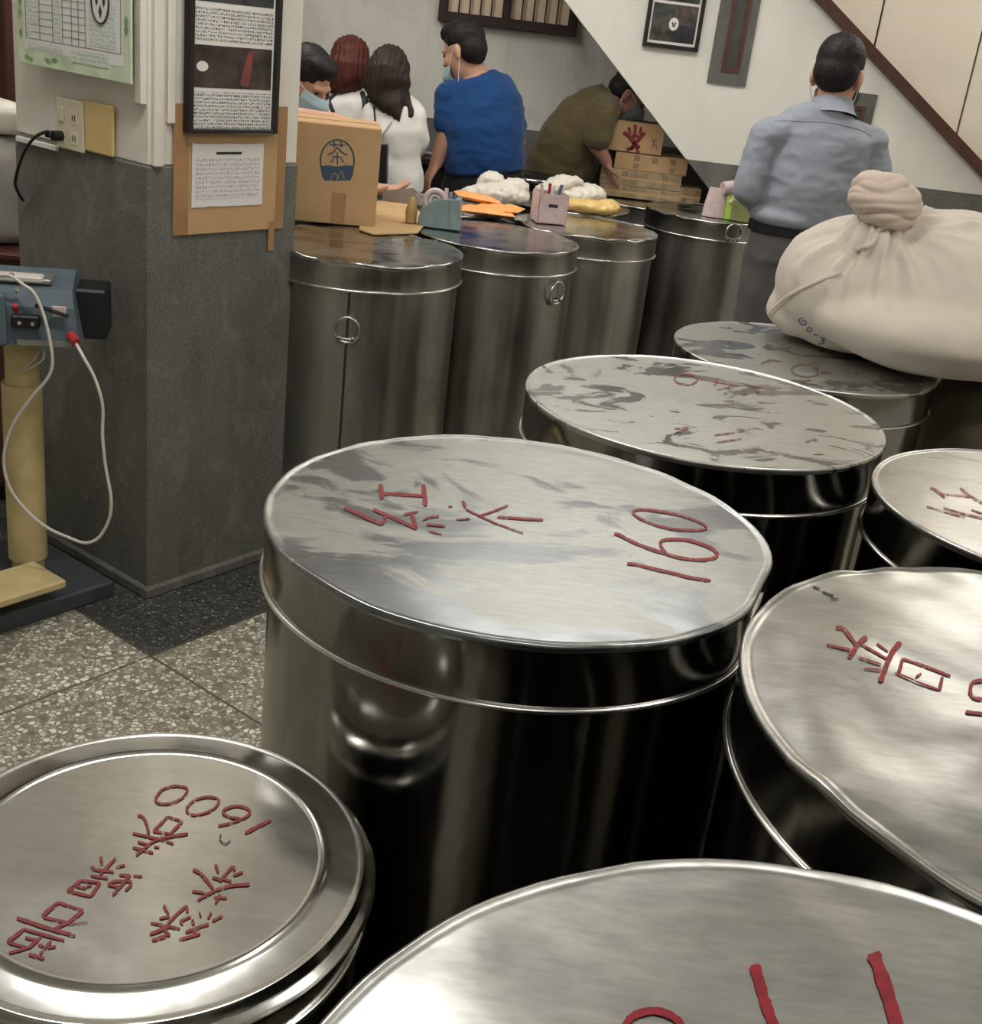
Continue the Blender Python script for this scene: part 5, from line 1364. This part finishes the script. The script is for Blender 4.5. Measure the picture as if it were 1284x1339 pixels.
def face_mask(c, B, m, parent, s=1.0, drop=0.0):
    """pleated mask curved round nose, mouth and chin, with ear loops"""
    V, F = [], []
    nu, nv = 18, 12
    for layer in (0, 1):
        for j in range(nv + 1):
            for i in range(nu + 1):
                a = (i / nu * 2 - 1) * 1.15
                v = j / nv
                z = 0.0 - drop - v * 0.105
                r = 0.089 - 0.018 * abs(v - 0.35) * 2
                bulge = 0.03 * math.exp(-(a / 0.45) ** 2) * math.exp(-((v - 0.3) / 0.4) ** 2)
                pl = 0.002 * math.sin(v * 30)
                rr = r + bulge + pl + (0.002 if layer == 0 else 0.0)
                V.append(Vector(c) + B @ Vector((math.sin(a) * rr * 0.92, 0.014 + math.cos(a) * rr, z)) * s)
    n1 = (nu + 1) * (nv + 1)
    for j in range(nv):
        for i in range(nu):
            q = (j * (nu + 1) + i, j * (nu + 1) + i + 1, (j + 1) * (nu + 1) + i + 1, (j + 1) * (nu + 1) + i)
            F.append(q); F.append(tuple(n1 + k for k in reversed(q)))
    mk = obj('face_mask', (V, F), m, parent, None, 180)
    for k in (-1, 1):
        e0 = Vector(c) + B @ Vector((0.078 * k, -0.004, 0.012)) * s
        e1 = Vector(c) + B @ Vector((0.080 * k, -0.016, -0.038)) * s
        q0 = V[(nu if k > 0 else 0)]; q1 = V[nv * (nu + 1) + (nu if k > 0 else 0)]
        obj('ear_loop', tube(spline([q0, (q0 + e0) / 2 + B @ Vector((0.003 * k, 0, 0)) * s, e0, e1, (q1 + e1) / 2 + B @ Vector((0.002 * k, 0, 0)), q1], 4), 0.0018, 6), M['white_plastic'], mk, None, 180)
    return mk
def hand_geo(w, d, n, side=1, curl=0.5, s=1.0):
    """w wrist, d finger direction, n palm side; five fingers rooted in the palm"""
    d, n = Vector(d).normalized(), Vector(n)
    n = (n - d * n.dot(d)).normalized()
    l = d.cross(n) * side                                # towards the thumb
    w = Vector(w)
    B = Matrix((l, d, n)).transposed()
    g = [ellipsoid(w + d * 0.045 * s, (0.040 * s, 0.055 * s, 0.017 * s), B, 18, 12), capsule(w - d * 0.02 * s, w + d * 0.02 * s, 0.026 * s, 0.026 * s)]
    for k, ln in enumerate((0.070, 0.078, 0.072, 0.056)):
        p = w + d * (0.085 - 0.004 * abs(k - 1)) * s + l * (0.028 - 0.019 * k) * s
        q = d.copy()
        g.append(capsule(p - d * 0.03 * s, p, 0.0095 * s, 0.0095 * s, 10))
        for seg, fr in enumerate((0.45, 0.32, 0.23)):
            ang = curl * (0.5 + 0.45 * seg)
            q = (d * math.cos(ang) + n * math.sin(ang)).normalized()
            p2 = p + q * ln * fr * s
            g.append(capsule(p, p2, (0.0092 - 0.0008 * seg) * s, (0.0086 - 0.0009 * seg) * s, 10))
            p = p2
    p = w + d * 0.025 * s + l * 0.032 * s
    q = (d * 0.7 + l * 0.6 + n * 0.35).normalized()
    p2 = p + q * 0.036 * s
    p3 = p2 + (d * 0.85 + l * 0.1 + n * 0.5).normalized() * 0.028 * s
    g += [capsule(w + d * 0.01 * s + l * 0.015 * s, p, 0.015 * s, 0.013 * s, 10), capsule(p, p2, 0.012 * s, 0.0105 * s, 10), capsule(p2, p3, 0.0102 * s, 0.0085 * s, 10)]
    return join(*g)
def legs_geo(pel, right, fwd, zp, hw=0.09, rt_=0.088, spread=0.10):
    gs, cl = [], []
    for k in (-1, 1):
        hip = Vector(pel) + Vector(right) * hw * k
        fx = Vector((hip.x, hip.y, 0)) + Vector(right) * (spread - hw) * k
        knee = Vector((fx.x, fx.y, 0.47)) + Vector(fwd) * 0.03
        ank = Vector((fx.x, fx.y, 0.085)) - Vector(fwd) * 0.02
        gs += [capsule(hip, knee, rt_, 0.058), capsule(knee, ank, 0.056, 0.036), capsule(ank - Vector((0, 0, 0.035)), ank + Vector(fwd) * 0.14 - Vector((0, 0, 0.045)), 0.034, 0.028)]
        cl.append((hip, knee, ank))
    return gs, cl
def trousers_geo(cl, pel_ring, right, rt_=0.1):
    g = [loft(pel_ring, right, 24)]
    for hip, knee, ank in cl:
        g += [capsule(hip, knee, rt_, 0.072), capsule(knee, ank + Vector((0, 0, -0.02)), 0.072, 0.058)]
    return join(*g)
def shoes(cl, fwd, parent, m=None):
    for hip, knee, ank in cl:
        a = Vector((ank.x, ank.y, 0.045)) - Vector(fwd) * 0.03; b = a + Vector(fwd) * 0.19
        g = remesh(join(capsule(a, b, 0.043, 0.036), box(0, 0, 0, 0, 0, 0) if False else capsule(a + Vector((0, 0, 0.03)), a + Vector(fwd) * 0.05 + Vector((0, 0, 0.02)), 0.042, 0.034)), 0.009, 3)
        g = ([Vector((v.x, v.y, max(v.z, 0.002))) for v in g[0]], g[1])
        obj('shoe', g, m or M['shoe'], parent, None, 60)
def inflate(rings, k): return [(c, a + k, b + k) for c, a, b in rings]
def person(label, body, mskin, base, vox=0.0068):
    g = remesh(body, vox, 3)
    o = obj('person', g, mskin, None, base, 180)
    return tag(o, label, 'person')
def wr(k=0.006, f=9):
    def d(p):
        q = Vector((p.x * f + p.z * 5, p.y * f, p.z * f * 0.8 - p.x * 4))
        a = noise.noise(q); b = noise.noise(q * 2.1 + Vector((3, 1, 7)))
        return k * (1 - 2 * abs(a)) * 0.8 + k * 0.6 * b
    return d

# --- man in grey-blue shirt, back to us
Y = 4.66
f = Vector((0.12, 0.99, 0)).normalized(); r = Vector((f.y, -f.x, 0))
hc = at(1096, 99, 4.72); Bh = basis((0.42, 0.85, -0.28)); HS = 1.13
pel = at(1040, 322, Y)
tor = [(pel - Vector((0, 0, 0.06)), 0.165, 0.12), (at(1040, 322, Y), 0.168, 0.122), (at(1047, 290, Y), 0.165, 0.122), (at(1058, 248, Y), 0.172, 0.125), (at(1067, 208, Y + 0.02), 0.182, 0.122), (at(1074, 176, Y + 0.02), 0.175, 0.10), (at(1080, 156, Y + 0.02), 0.13, 0.075), (at(1085, 144, Y + 0.02), 0.075, 0.06)]
nk = at(1088, 132, Y + 0.03)
sL, eL, wL = at(1002, 178, Y), at(979, 246, Y - 0.03), at(1018, 288, Y + 0.22)
sR, eR, wR = at(1138, 188, Y + 0.03), at(1150, 258, Y + 0.03), at(1112, 292, Y + 0.24)
lg_, cl = legs_geo(Vector((pel.x, pel.y, pel.z - 0.04)), r, f, pel.z)
body = join(head_geo(hc, Bh, HS), capsule(at(1083, 150, Y + 0.02), at(1092, 118, Y + 0.05), 0.062, 0.060), loft(tor, r, 28), capsule(sL, eL, 0.052, 0.042), capsule(eL, wL, 0.042, 0.03), capsule(sR, eR, 0.052, 0.042), capsule(eR, wR, 0.042, 0.03),
            hand_geo(wL, (0.35, 0.9, -0.1), (0.2, 0, -1), 1, 0.6), hand_geo(wR, (-0.3, 0.9, -0.1), (-0.2, 0, -1), -1, 0.6), *lg_)
p = person('man in grey-blue shirt and grey trousers, standing with his back turned', body, M['skin'], (pel.x, pel.y, 0))
sh_ = join(loft(inflate(tor[2:], 0.012) if False else [(c, a + 0.016, b + 0.018) for c, a, b in tor[2:]], r, 28), capsule(sL, eL, 0.064, 0.058), capsule(eL, wL, 0.058, 0.042), capsule(sR, eR, 0.064, 0.058), capsule(eR, wR, 0.058, 0.042),
           capsule(sL + (sR - sL) * 0.16 + Vector((0, 0, 0.01)), sL, 0.07, 0.066), capsule(sR + (sL - sR) * 0.16 + Vector((0, 0, 0.01)), sR, 0.07, 0.066), ellipsoid(at(1040, 285, Y - 0.01), (0.18, 0.135, 0.05)))
def crease(p):
    q = Vector((p.x * 5 - p.z * 7, p.y * 5, p.z * 9 + p.x * 4))
    a = noise.noise(q); b = noise.noise(q * 2.2 + Vector((5, 2, 1)))
    return 0.012 * (0.35 - abs(a)) + 0.007 * (0.3 - abs(b))
SG = remesh(sh_, 0.0075, 6, crease)
shirt = obj('shirt', SG, M['shirt_grey'], p, None, 180)
tbs = BVHTree.FromPolygons(SG[0], SG[1])
yk = [h for h in (hit(x, y, 0.0, tbs) for x, y in dens([(1012, 158), (1045, 158), (1090, 161), (1125, 170), (1140, 178)], 5)) if h is not None]
if len(yk) > 3: obj('yoke_seam', tube(yk, 0.0022, 6), M['shirt_grey'], p, None, 180)
col_c = at(1086, 151, Y + 0.02); tilt = Vector((0.0, 0.28, 1)).normalized()
def collar(c, R0, R1, h, ax_):
    q = Vector((0, 0, 1)).rotation_difference(ax_).to_matrix()
    V, F = [], []
    prof = [(R0, 0), (R1, h), (R1 + 0.004, h), (R1 + 0.016, h * 0.25), (R0 + 0.018, -0.004)]
    n = 40
    for rr, z in prof:
        for k in range(n):
            a = 2 * math.pi * k / n
            V.append(Vector(c) + q @ Vector((rr * math.cos(a), rr * math.sin(a), z)))
    for j in range(len(prof) - 1):
        for k in range(n):
            k2 = (k + 1) % n
            F.append((j * n + k, j * n + k2, (j + 1) * n + k2, (j + 1) * n + k))
    return V, F
obj('collar', collar(col_c, 0.080, 0.069, 0.056, tilt), M['shirt_grey'], p, None, 60)
obj('trousers', remesh(trousers_geo(cl, [(c, a + 0.014, b + 0.014) for c, a, b in tor[:3]], r, 0.10), 0.010, 3, wr(0.006, 9)), M['trouser_grey'], p, None, 180)
bc = at(1043, 300, Y)
obj('belt', lathe([(0.181, -0.017), (0.186, -0.017), (0.186, 0.017), (0.181, 0.017)], (0, 0, 0), 48, None, True) if False else xf(lathe([(0.183, -0.017), (0.190, -0.017), (0.190, 0.017), (0.183, 0.017)], (0, 0, 0), 48, None, True), frame(bc, r, f * 0.77, (0, 0, 1))), M['black'], p, None, 40)
obj('hair', short_hair(hc, Bh, HS, -0.03), M['hair_black'], p, None, 180)
face_mask(hc, Bh, M['mask_blue'], p, HS, 0.012)
eyes(hc, Bh, p, HS)
shoes(cl, f, p)

# --- man in blue T-shirt
Y = 5.52
f = Vector((-0.3, 0.95, 0)).normalized(); r = Vector((f.y, -f.x, 0))
hc = at(606, 67, Y + 0.0); Bh = basis((-0.80, 0.42, -0.42))
pel = at(634, 238, Y)
tor = [(pel - Vector((0, 0, 0.06)), 0.165, 0.13), (at(634, 238, Y), 0.168, 0.135), (at(633, 205, Y), 0.168, 0.145), (at(631, 165, Y), 0.172, 0.14), (at(628, 132, Y + 0.01), 0.168, 0.12), (at(624, 112, Y + 0.02), 0.135, 0.095), (at(620, 100, Y + 0.02), 0.08, 0.075)]
sL, eL, wL = at(589, 128, Y - 0.03), at(584, 182, Y - 0.05), at(570, 214, Y - 0.06)
sR, eR, wR = at(664, 138, Y + 0.05), at(674, 185, Y + 0.05), at(652, 220, Y + 0.17)
lg_, cl = legs_geo(Vector((pel.x, pel.y, pel.z - 0.04)), r, f, pel.z)
body = join(head_geo(hc, Bh, 1.02), capsule(at(621, 104, Y + 0.02), at(613, 85, Y + 0.01), 0.068, 0.062), loft(tor, r, 28), capsule(sL, eL, 0.058, 0.046), capsule(eL, wL, 0.046, 0.030), capsule(sR, eR, 0.058, 0.046), capsule(eR, wR, 0.046, 0.03),
            hand_geo(wL, at(556, 240, Y - 0.08) - wL, (0.6, 0.3, -0.4), -1, 0.75), hand_geo(wR, (-0.3, 0.9, -0.2), (0, 0, -1), -1, 0.6), *lg_)
p = person('stout man in royal blue T-shirt and black trousers, looking down to the left', body, M['skin'], (pel.x, pel.y, 0))
hl, hr = sL + (eL - sL) * 0.55, sR + (eR - sR) * 0.55
sh_ = join(loft([(at(634, 224, Y), 0.182, 0.15)] + [(c, a + 0.016, b + 0.016) for c, a, b in tor[2:]], r, 28), capsule(sL, hl, 0.068, 0.068), capsule(sR, hr, 0.066, 0.066), capsule(sL + (sR - sL) * 0.2 + Vector((0, 0, 0.02)), sL, 0.075, 0.072), capsule(sR + (sL - sR) * 0.2 + Vector((0, 0, 0.02)), sR, 0.075, 0.072))
obj('shirt', remesh(sh_, 0.0085, 3, crease), M['shirt_blue'], p, None, 180)
obj('trousers', remesh(trousers_geo(cl, [(c, a + 0.012, b + 0.012) for c, a, b in tor[:2]] + [(at(633, 222, Y), 0.172, 0.14)], r, 0.11), 0.011, 3, wr(0.005, 9)), M['trouser_black'], p, None, 180)
obj('hair', short_hair(hc, Bh, 1.01, -0.035, 0.004), M['hair_black'], p, None, 180)
face_mask(hc, Bh, M['mask_blue'], p, 1.0, 0.045)
eyes(hc, Bh, p, 1.02)
shoes(cl, f, p)

# --- man in olive shirt bending under the stair
Y = 6.04
f = Vector((1, 0, 0)); r = Vector((0, -1, 0))
hc = at(822, 124, Y); Bh = basis((0.80, 0.0, -0.60))
pel = at(716, 246, Y)
tor = [(pel - Vector((0.02, 0, 0.05)), 0.15, 0.115), (at(718, 240, Y), 0.155, 0.125), (at(729, 213, Y), 0.155, 0.13), (at(746, 183, Y), 0.165, 0.135), (at(767, 156, Y), 0.17, 0.125), (at(786, 138, Y), 0.15, 0.095), (at(800, 128, Y), 0.085, 0.065)]
sL, eL, wL = at(788, 146, Y - 0.17), at(780, 190, Y - 0.19), at(793, 211, Y - 0.17)
sR, eR, wR = at(790, 146, Y + 0.15), at(772, 190, Y + 0.16), at(766, 212, Y + 0.12)
lg_, cl = legs_geo(Vector((pel.x - 0.01, pel.y, pel.z - 0.05)), r, f, pel.z)
body = join(head_geo(hc, Bh), capsule(at(798, 130, Y), at(812, 124, Y), 0.058, 0.056), loft(tor, r, 28), capsule(sL, eL, 0.052, 0.042), capsule(eL, wL, 0.04, 0.028), capsule(sR, eR, 0.052, 0.042), capsule(eR, wR, 0.04, 0.028),
            hand_geo(wL, (0.25, 0.25, -0.6), (1, 0.4, 0), 1, 0.5, 0.95), hand_geo(wR, (0.2, 0.0, -0.9), (0.5, -0.5, 0), -1, 0.5, 0.95), *lg_)
p = person('man in olive shirt bending towards the cartons under the stair slope', body, M['skin_dark'], (pel.x, pel.y, 0))
hl, hr = sL + (eL - sL) * 0.75, sR + (eR - sR) * 0.75
sh_ = join(loft([(c, a + 0.016, b + 0.016) for c, a, b in tor[1:]], r, 28), capsule(sL, hl, 0.07, 0.068), capsule(sR, hr, 0.07, 0.068), capsule(sL + (sR - sL) * 0.22, sL, 0.085, 0.072), capsule(sR + (sL - sR) * 0.22, sR, 0.085, 0.072),
           loft([(at(712, 236, Y), 0.165, 0.135), (at(738, 222, Y), 0.15, 0.14), (at(762, 200, Y), 0.12, 0.12)], r, 24))
obj('shirt', remesh(sh_, 0.009, 3, crease), M['shirt_olive'], p, None, 180)
obj('trousers', remesh(trousers_geo(cl, [(c, a + 0.012, b + 0.012) for c, a, b in tor[:2]], r, 0.10), 0.012, 3, wr(0.005, 9)), M['denim'], p, None, 180)
obj('hair', short_hair(hc, Bh, 1.0, -0.045), M['hair_black'], p, None, 180)
face_mask(hc, Bh, M['mask_grey'], p)
eyes(hc, Bh, p)
shoes(cl, f, p)

# --- woman with long dark hair, white T-shirt
def woman(label, Y, hx, hy, neck, ch, wst, plv, sL, eL, wL, sR, eR, wR, Bh, hs=0.95):
    f = Vector((0, 1, 0)); r = Vector((1, 0, 0))
    hc = at(hx, hy, Y + 0.03)
    pel = at(*plv, Y)
    tor = [(pel - Vector((0, 0, 0.06)), 0.115, 0.1), (pel, 0.108, 0.095), (at(*wst, Y), 0.092, 0.08), (at(*ch, Y), 0.128, 0.092), (at(ch[0], ch[1] - 22, Y + 0.01), 0.125, 0.08), (at(ch[0], ch[1] - 34, Y + 0.02), 0.10, 0.06), (at(neck[0], neck[1] + 3, Y + 0.02), 0.05, 0.045)]
    lg_, cl = legs_geo(Vector((pel.x, pel.y, pel.z - 0.05)), r, f, pel.z, 0.058, 0.07, 0.08)
    body = join(head_geo(hc, Bh, hs), capsule(at(neck[0], neck[1] + 6, Y + 0.02), at(neck[0], neck[1] - 12, Y + 0.03), 0.045, 0.043), loft(tor, r, 28), capsule(sL, eL, 0.040, 0.034), capsule(eL, wL, 0.033, 0.022), capsule(sR, eR, 0.040, 0.034), capsule(eR, wR, 0.033, 0.022),
                hand_geo(wL, (0.3, 0.9, -0.1), (0, 0, -1), 1, 0.6, 0.85), hand_geo(wR, (-0.3, 0.9, -0.1), (0, 0, -1), -1, 0.6, 0.85), *lg_)
    p = person(label, body, M['skin'], (pel.x, pel.y, 0))
    hl, hr = sL + (eL - sL) * 0.72, sR + (eR - sR) * 0.72
    sh_ = join(loft([(pel + Vector((0, 0, -0.03)), 0.122, 0.108)] + [(c, a + 0.014, b + 0.014) for c, a, b in tor[1:-1]] + [(tor[-1][0], 0.062, 0.055)], r, 28), capsule(sL, hl, 0.055, 0.058), capsule(sR, hr, 0.055, 0.058), capsule(sL + (sR - sL) * 0.25 + Vector((0, 0, 0.012)), sL, 0.056, 0.055), capsule(sR + (sL - sR) * 0.25 + Vector((0, 0, 0.012)), sR, 0.056, 0.055))
    sg = remesh(sh_, 0.008, 3, wr(0.006, 9))
    obj('shirt', sg, M['shirt_white'], p, None, 180)
    obj('trousers', remesh(trousers_geo(cl, [(c, a + 0.008, b + 0.008) for c, a, b in tor[:2]], r, 0.078), 0.012, 3), M['denim'], p, None, 180)
    eyes(hc, Bh, p, hs)
    shoes(cl, f, p)
    return p, hc, sg
Y = 5.26
p, hc, sg = woman('woman with long dark wavy hair and white T-shirt, back turned', Y, 509, 97, (512, 124), (515, 172), (517, 205), (518, 240),
    at(489, 152, Y), at(484, 196, Y), at(500, 222, Y + 0.1), at(540, 152, Y), at(546, 196, Y + 0.02), at(528, 208, Y + 0.1), basis((0.05, 0.97, -0.25)))
def strand(k): return lambda q: 0.0022 * math.sin(q.x * 330 + 5 * noise.noise(q * 9)) + k * noise.noise(Vector((q.x * 30, q.y * 30, q.z * 10)))
hg = join(ellipsoid(hc + Vector((0, -0.01, 0.025)), (0.086, 0.098, 0.094), None, 30, 20), loft([(at(507, 78, Y - 0.0), 0.06, 0.07), (at(507, 92, Y - 0.01), 0.092, 0.09), (at(506, 112, Y - 0.03), 0.098, 0.08), (at(509, 127, Y - 0.05), 0.080, 0.05), (at(514, 140, Y - 0.075), 0.048, 0.035), (at(519, 151, Y - 0.085), 0.024, 0.02), (at(522, 162, Y - 0.085), 0.006, 0.006)], (1, 0, 0), 28),
          tube(spline([at(527, 112, Y - 0.02), at(532, 130, Y - 0.03), at(537, 143, Y - 0.06), at(537, 151, Y - 0.07), at(533, 153, Y - 0.07)], 6), [0.022 - 0.0006 * k for k in range(25)], 10))
obj('hair', remesh(hg, 0.007, 2, strand(0.005)), M['hair_brown'], p, None, 180)
# thin bag strap and black tote at her side
tb1 = BVHTree.FromPolygons(sg[0], sg[1])
tote = thing('tote_bag', at(498, 245, Y - 0.2), 'tall black tote bag hanging behind the long-haired woman', 'bag')
tq = [at(491, 189, Y - 0.2), at(506, 190, Y - 0.2), at(505, 243, Y - 0.2), at(490, 243, Y - 0.2)]
g = ([v for v in tq] + [v + Vector((0, 0.05, 0)) for v in tq], [(0, 3, 2, 1), (4, 5, 6, 7), (0, 1, 5, 4), (1, 2, 6, 5), (2, 3, 7, 6), (3, 0, 4, 7)])
obj('bag_body', g, M['black'], tote)
sp_ = [hit(x, y, 0.004, tb1) for x, y in ((489, 140), (490, 150), (491, 165), (493, 180))]
sp_ = [s for s in sp_ if s is not None]
if len(sp_) > 1: obj('strap', tube(sp_ + [at(498, 190, Y - 0.18)], 0.004, 6), M['black'], tote)
st2 = [hit(x, y, 0.003, tb1) for x, y in dens([(512, 160), (506, 168), (500, 176), (493, 182)], 4)]
st2 = [s for s in st2 if s is not None]
if len(st2) > 2: obj('bag_strap', tube(st2, 0.0035, 6), M['grey_cloth'], p)

# --- woman with auburn bob
Y = 5.63
p, hc, sg = woman('woman with auburn bob and white top with black crossed straps', Y, 458, 84, (457, 112), (456, 158), (458, 195), (460, 230),
    at(431, 140, Y), at(426, 182, Y), at(445, 210, Y + 0.12), at(482, 142, Y), at(488, 186, Y + 0.02), at(470, 205, Y + 0.12), basis((-0.1, 0.97, -0.2)))
hg = join(ellipsoid(hc + Vector((0, -0.01, 0.03)), (0.088, 0.10, 0.095), None, 30, 20), loft([(at(458, 66, Y), 0.06, 0.07), (at(457, 80, Y), 0.095, 0.098), (at(455, 98, Y), 0.104, 0.098), (at(454, 110, Y - 0.01), 0.106, 0.09), (at(456, 118, Y - 0.02), 0.08, 0.065), (at(458, 123, Y - 0.02), 0.04, 0.03)], (1, 0, 0), 28))
obj('hair', remesh(hg, 0.007, 2, strand(0.004)), M['hair_red'], p, None, 180)
tb1 = BVHTree.FromPolygons(sg[0], sg[1])
def strap(pts, wd=0.009):
    q = [hit(x, y, 0.003, tb1) for x, y in dens(pts, 5)]
    q = [s for s in q if s is not None]
    if len(q) > 2: obj('strap', tube(q, wd, 8), M['black'], p, None, 180)
strap([(450, 114), (440, 121), (430, 131)]); strap([(428, 122), (430, 132), (436, 147)]); strap([(474, 122), (477, 135), (476, 150), (475, 166)], 0.012); strap([(481, 126), (483, 140), (482, 164)], 0.008)

# --- masked worker behind the pillar
Y = 4.74
hc = at(403, 106, Y); Bh = basis((0.74, -0.40, -0.54))
f = Vector((0.75, -0.66, 0)); f.normalize(); r = Vector((f.y, -f.x, 0))
pel = at(372, 262, Y + 0.02)
tor = [(pel - Vector((0, 0, 0.06)), 0.15, 0.11), (pel, 0.15, 0.11), (at(376, 225, Y + 0.02), 0.13, 0.1), (at(380, 190, Y + 0.01), 0.14, 0.1), (at(384, 166, Y), 0.14, 0.085), (at(388, 152, Y), 0.10, 0.06), (at(392, 144, Y), 0.05, 0.05)]
sL, eL, wL = at(402, 172, Y + 0.13), at(436, 226, Y - 0.02), at(484, 246, Y - 0.22)
sR, eR, wR = at(366, 164, Y - 0.1), at(382, 154, Y - 0.32), at(436, 157, Y - 0.3)
lg_, cl = legs_geo(Vector((pel.x, pel.y, pel.z - 0.05)), r, f, pel.z, 0.08, 0.08, 0.09)
body = join(head_geo(hc, Bh, 0.98), capsule(at(391, 148, Y), at(397, 132, Y), 0.05, 0.048), loft(tor, r, 28), capsule(sL, eL, 0.044, 0.038), capsule(eL, wL, 0.037, 0.025), capsule(sR, eR, 0.046, 0.042), capsule(eR, wR, 0.040, 0.026),
            hand_geo(wR, (1, 0.05, -0.12), (0.1, 0.3, -1), -1, 0.55), hand_geo(wL, (1, -0.05, 0.05), (0, -0.2, 1), 1, 0.6), *lg_)
p = person('masked worker with black hair leaning out from behind the pillar', body, M['skin'], (pel.x, pel.y, 0))
hl, hr = sL + (eL - sL) * 0.9, sR + (eR - sR) * 0.35
sh_ = join(loft([(c, a + 0.014, b + 0.014) for c, a, b in tor[1:-1]], r, 28), capsule(sL, hl, 0.056, 0.052), capsule(sR, hr, 0.058, 0.056))
obj('shirt', remesh(sh_, 0.01, 3, wr(0.005, 9)), M['shirt_grey'], p, None, 180)
obj('trousers', remesh(trousers_geo(cl, [(c, a + 0.01, b + 0.01) for c, a, b in tor[:2]], r, 0.095), 0.012, 3), M['denim'], p, None, 180)
obj('hair', short_hair(hc, Bh, 1.02, -0.03), M['hair_black'], p, None, 180)
face_mask(hc, Bh, M['mask_blue'], p)
eyes(hc, Bh, p, 0.98)
shoes(cl, f, p)
for o in list(bpy.data.objects):
    if o.type == 'MESH' and not o.data.materials: o.data.materials.append(M['black'])
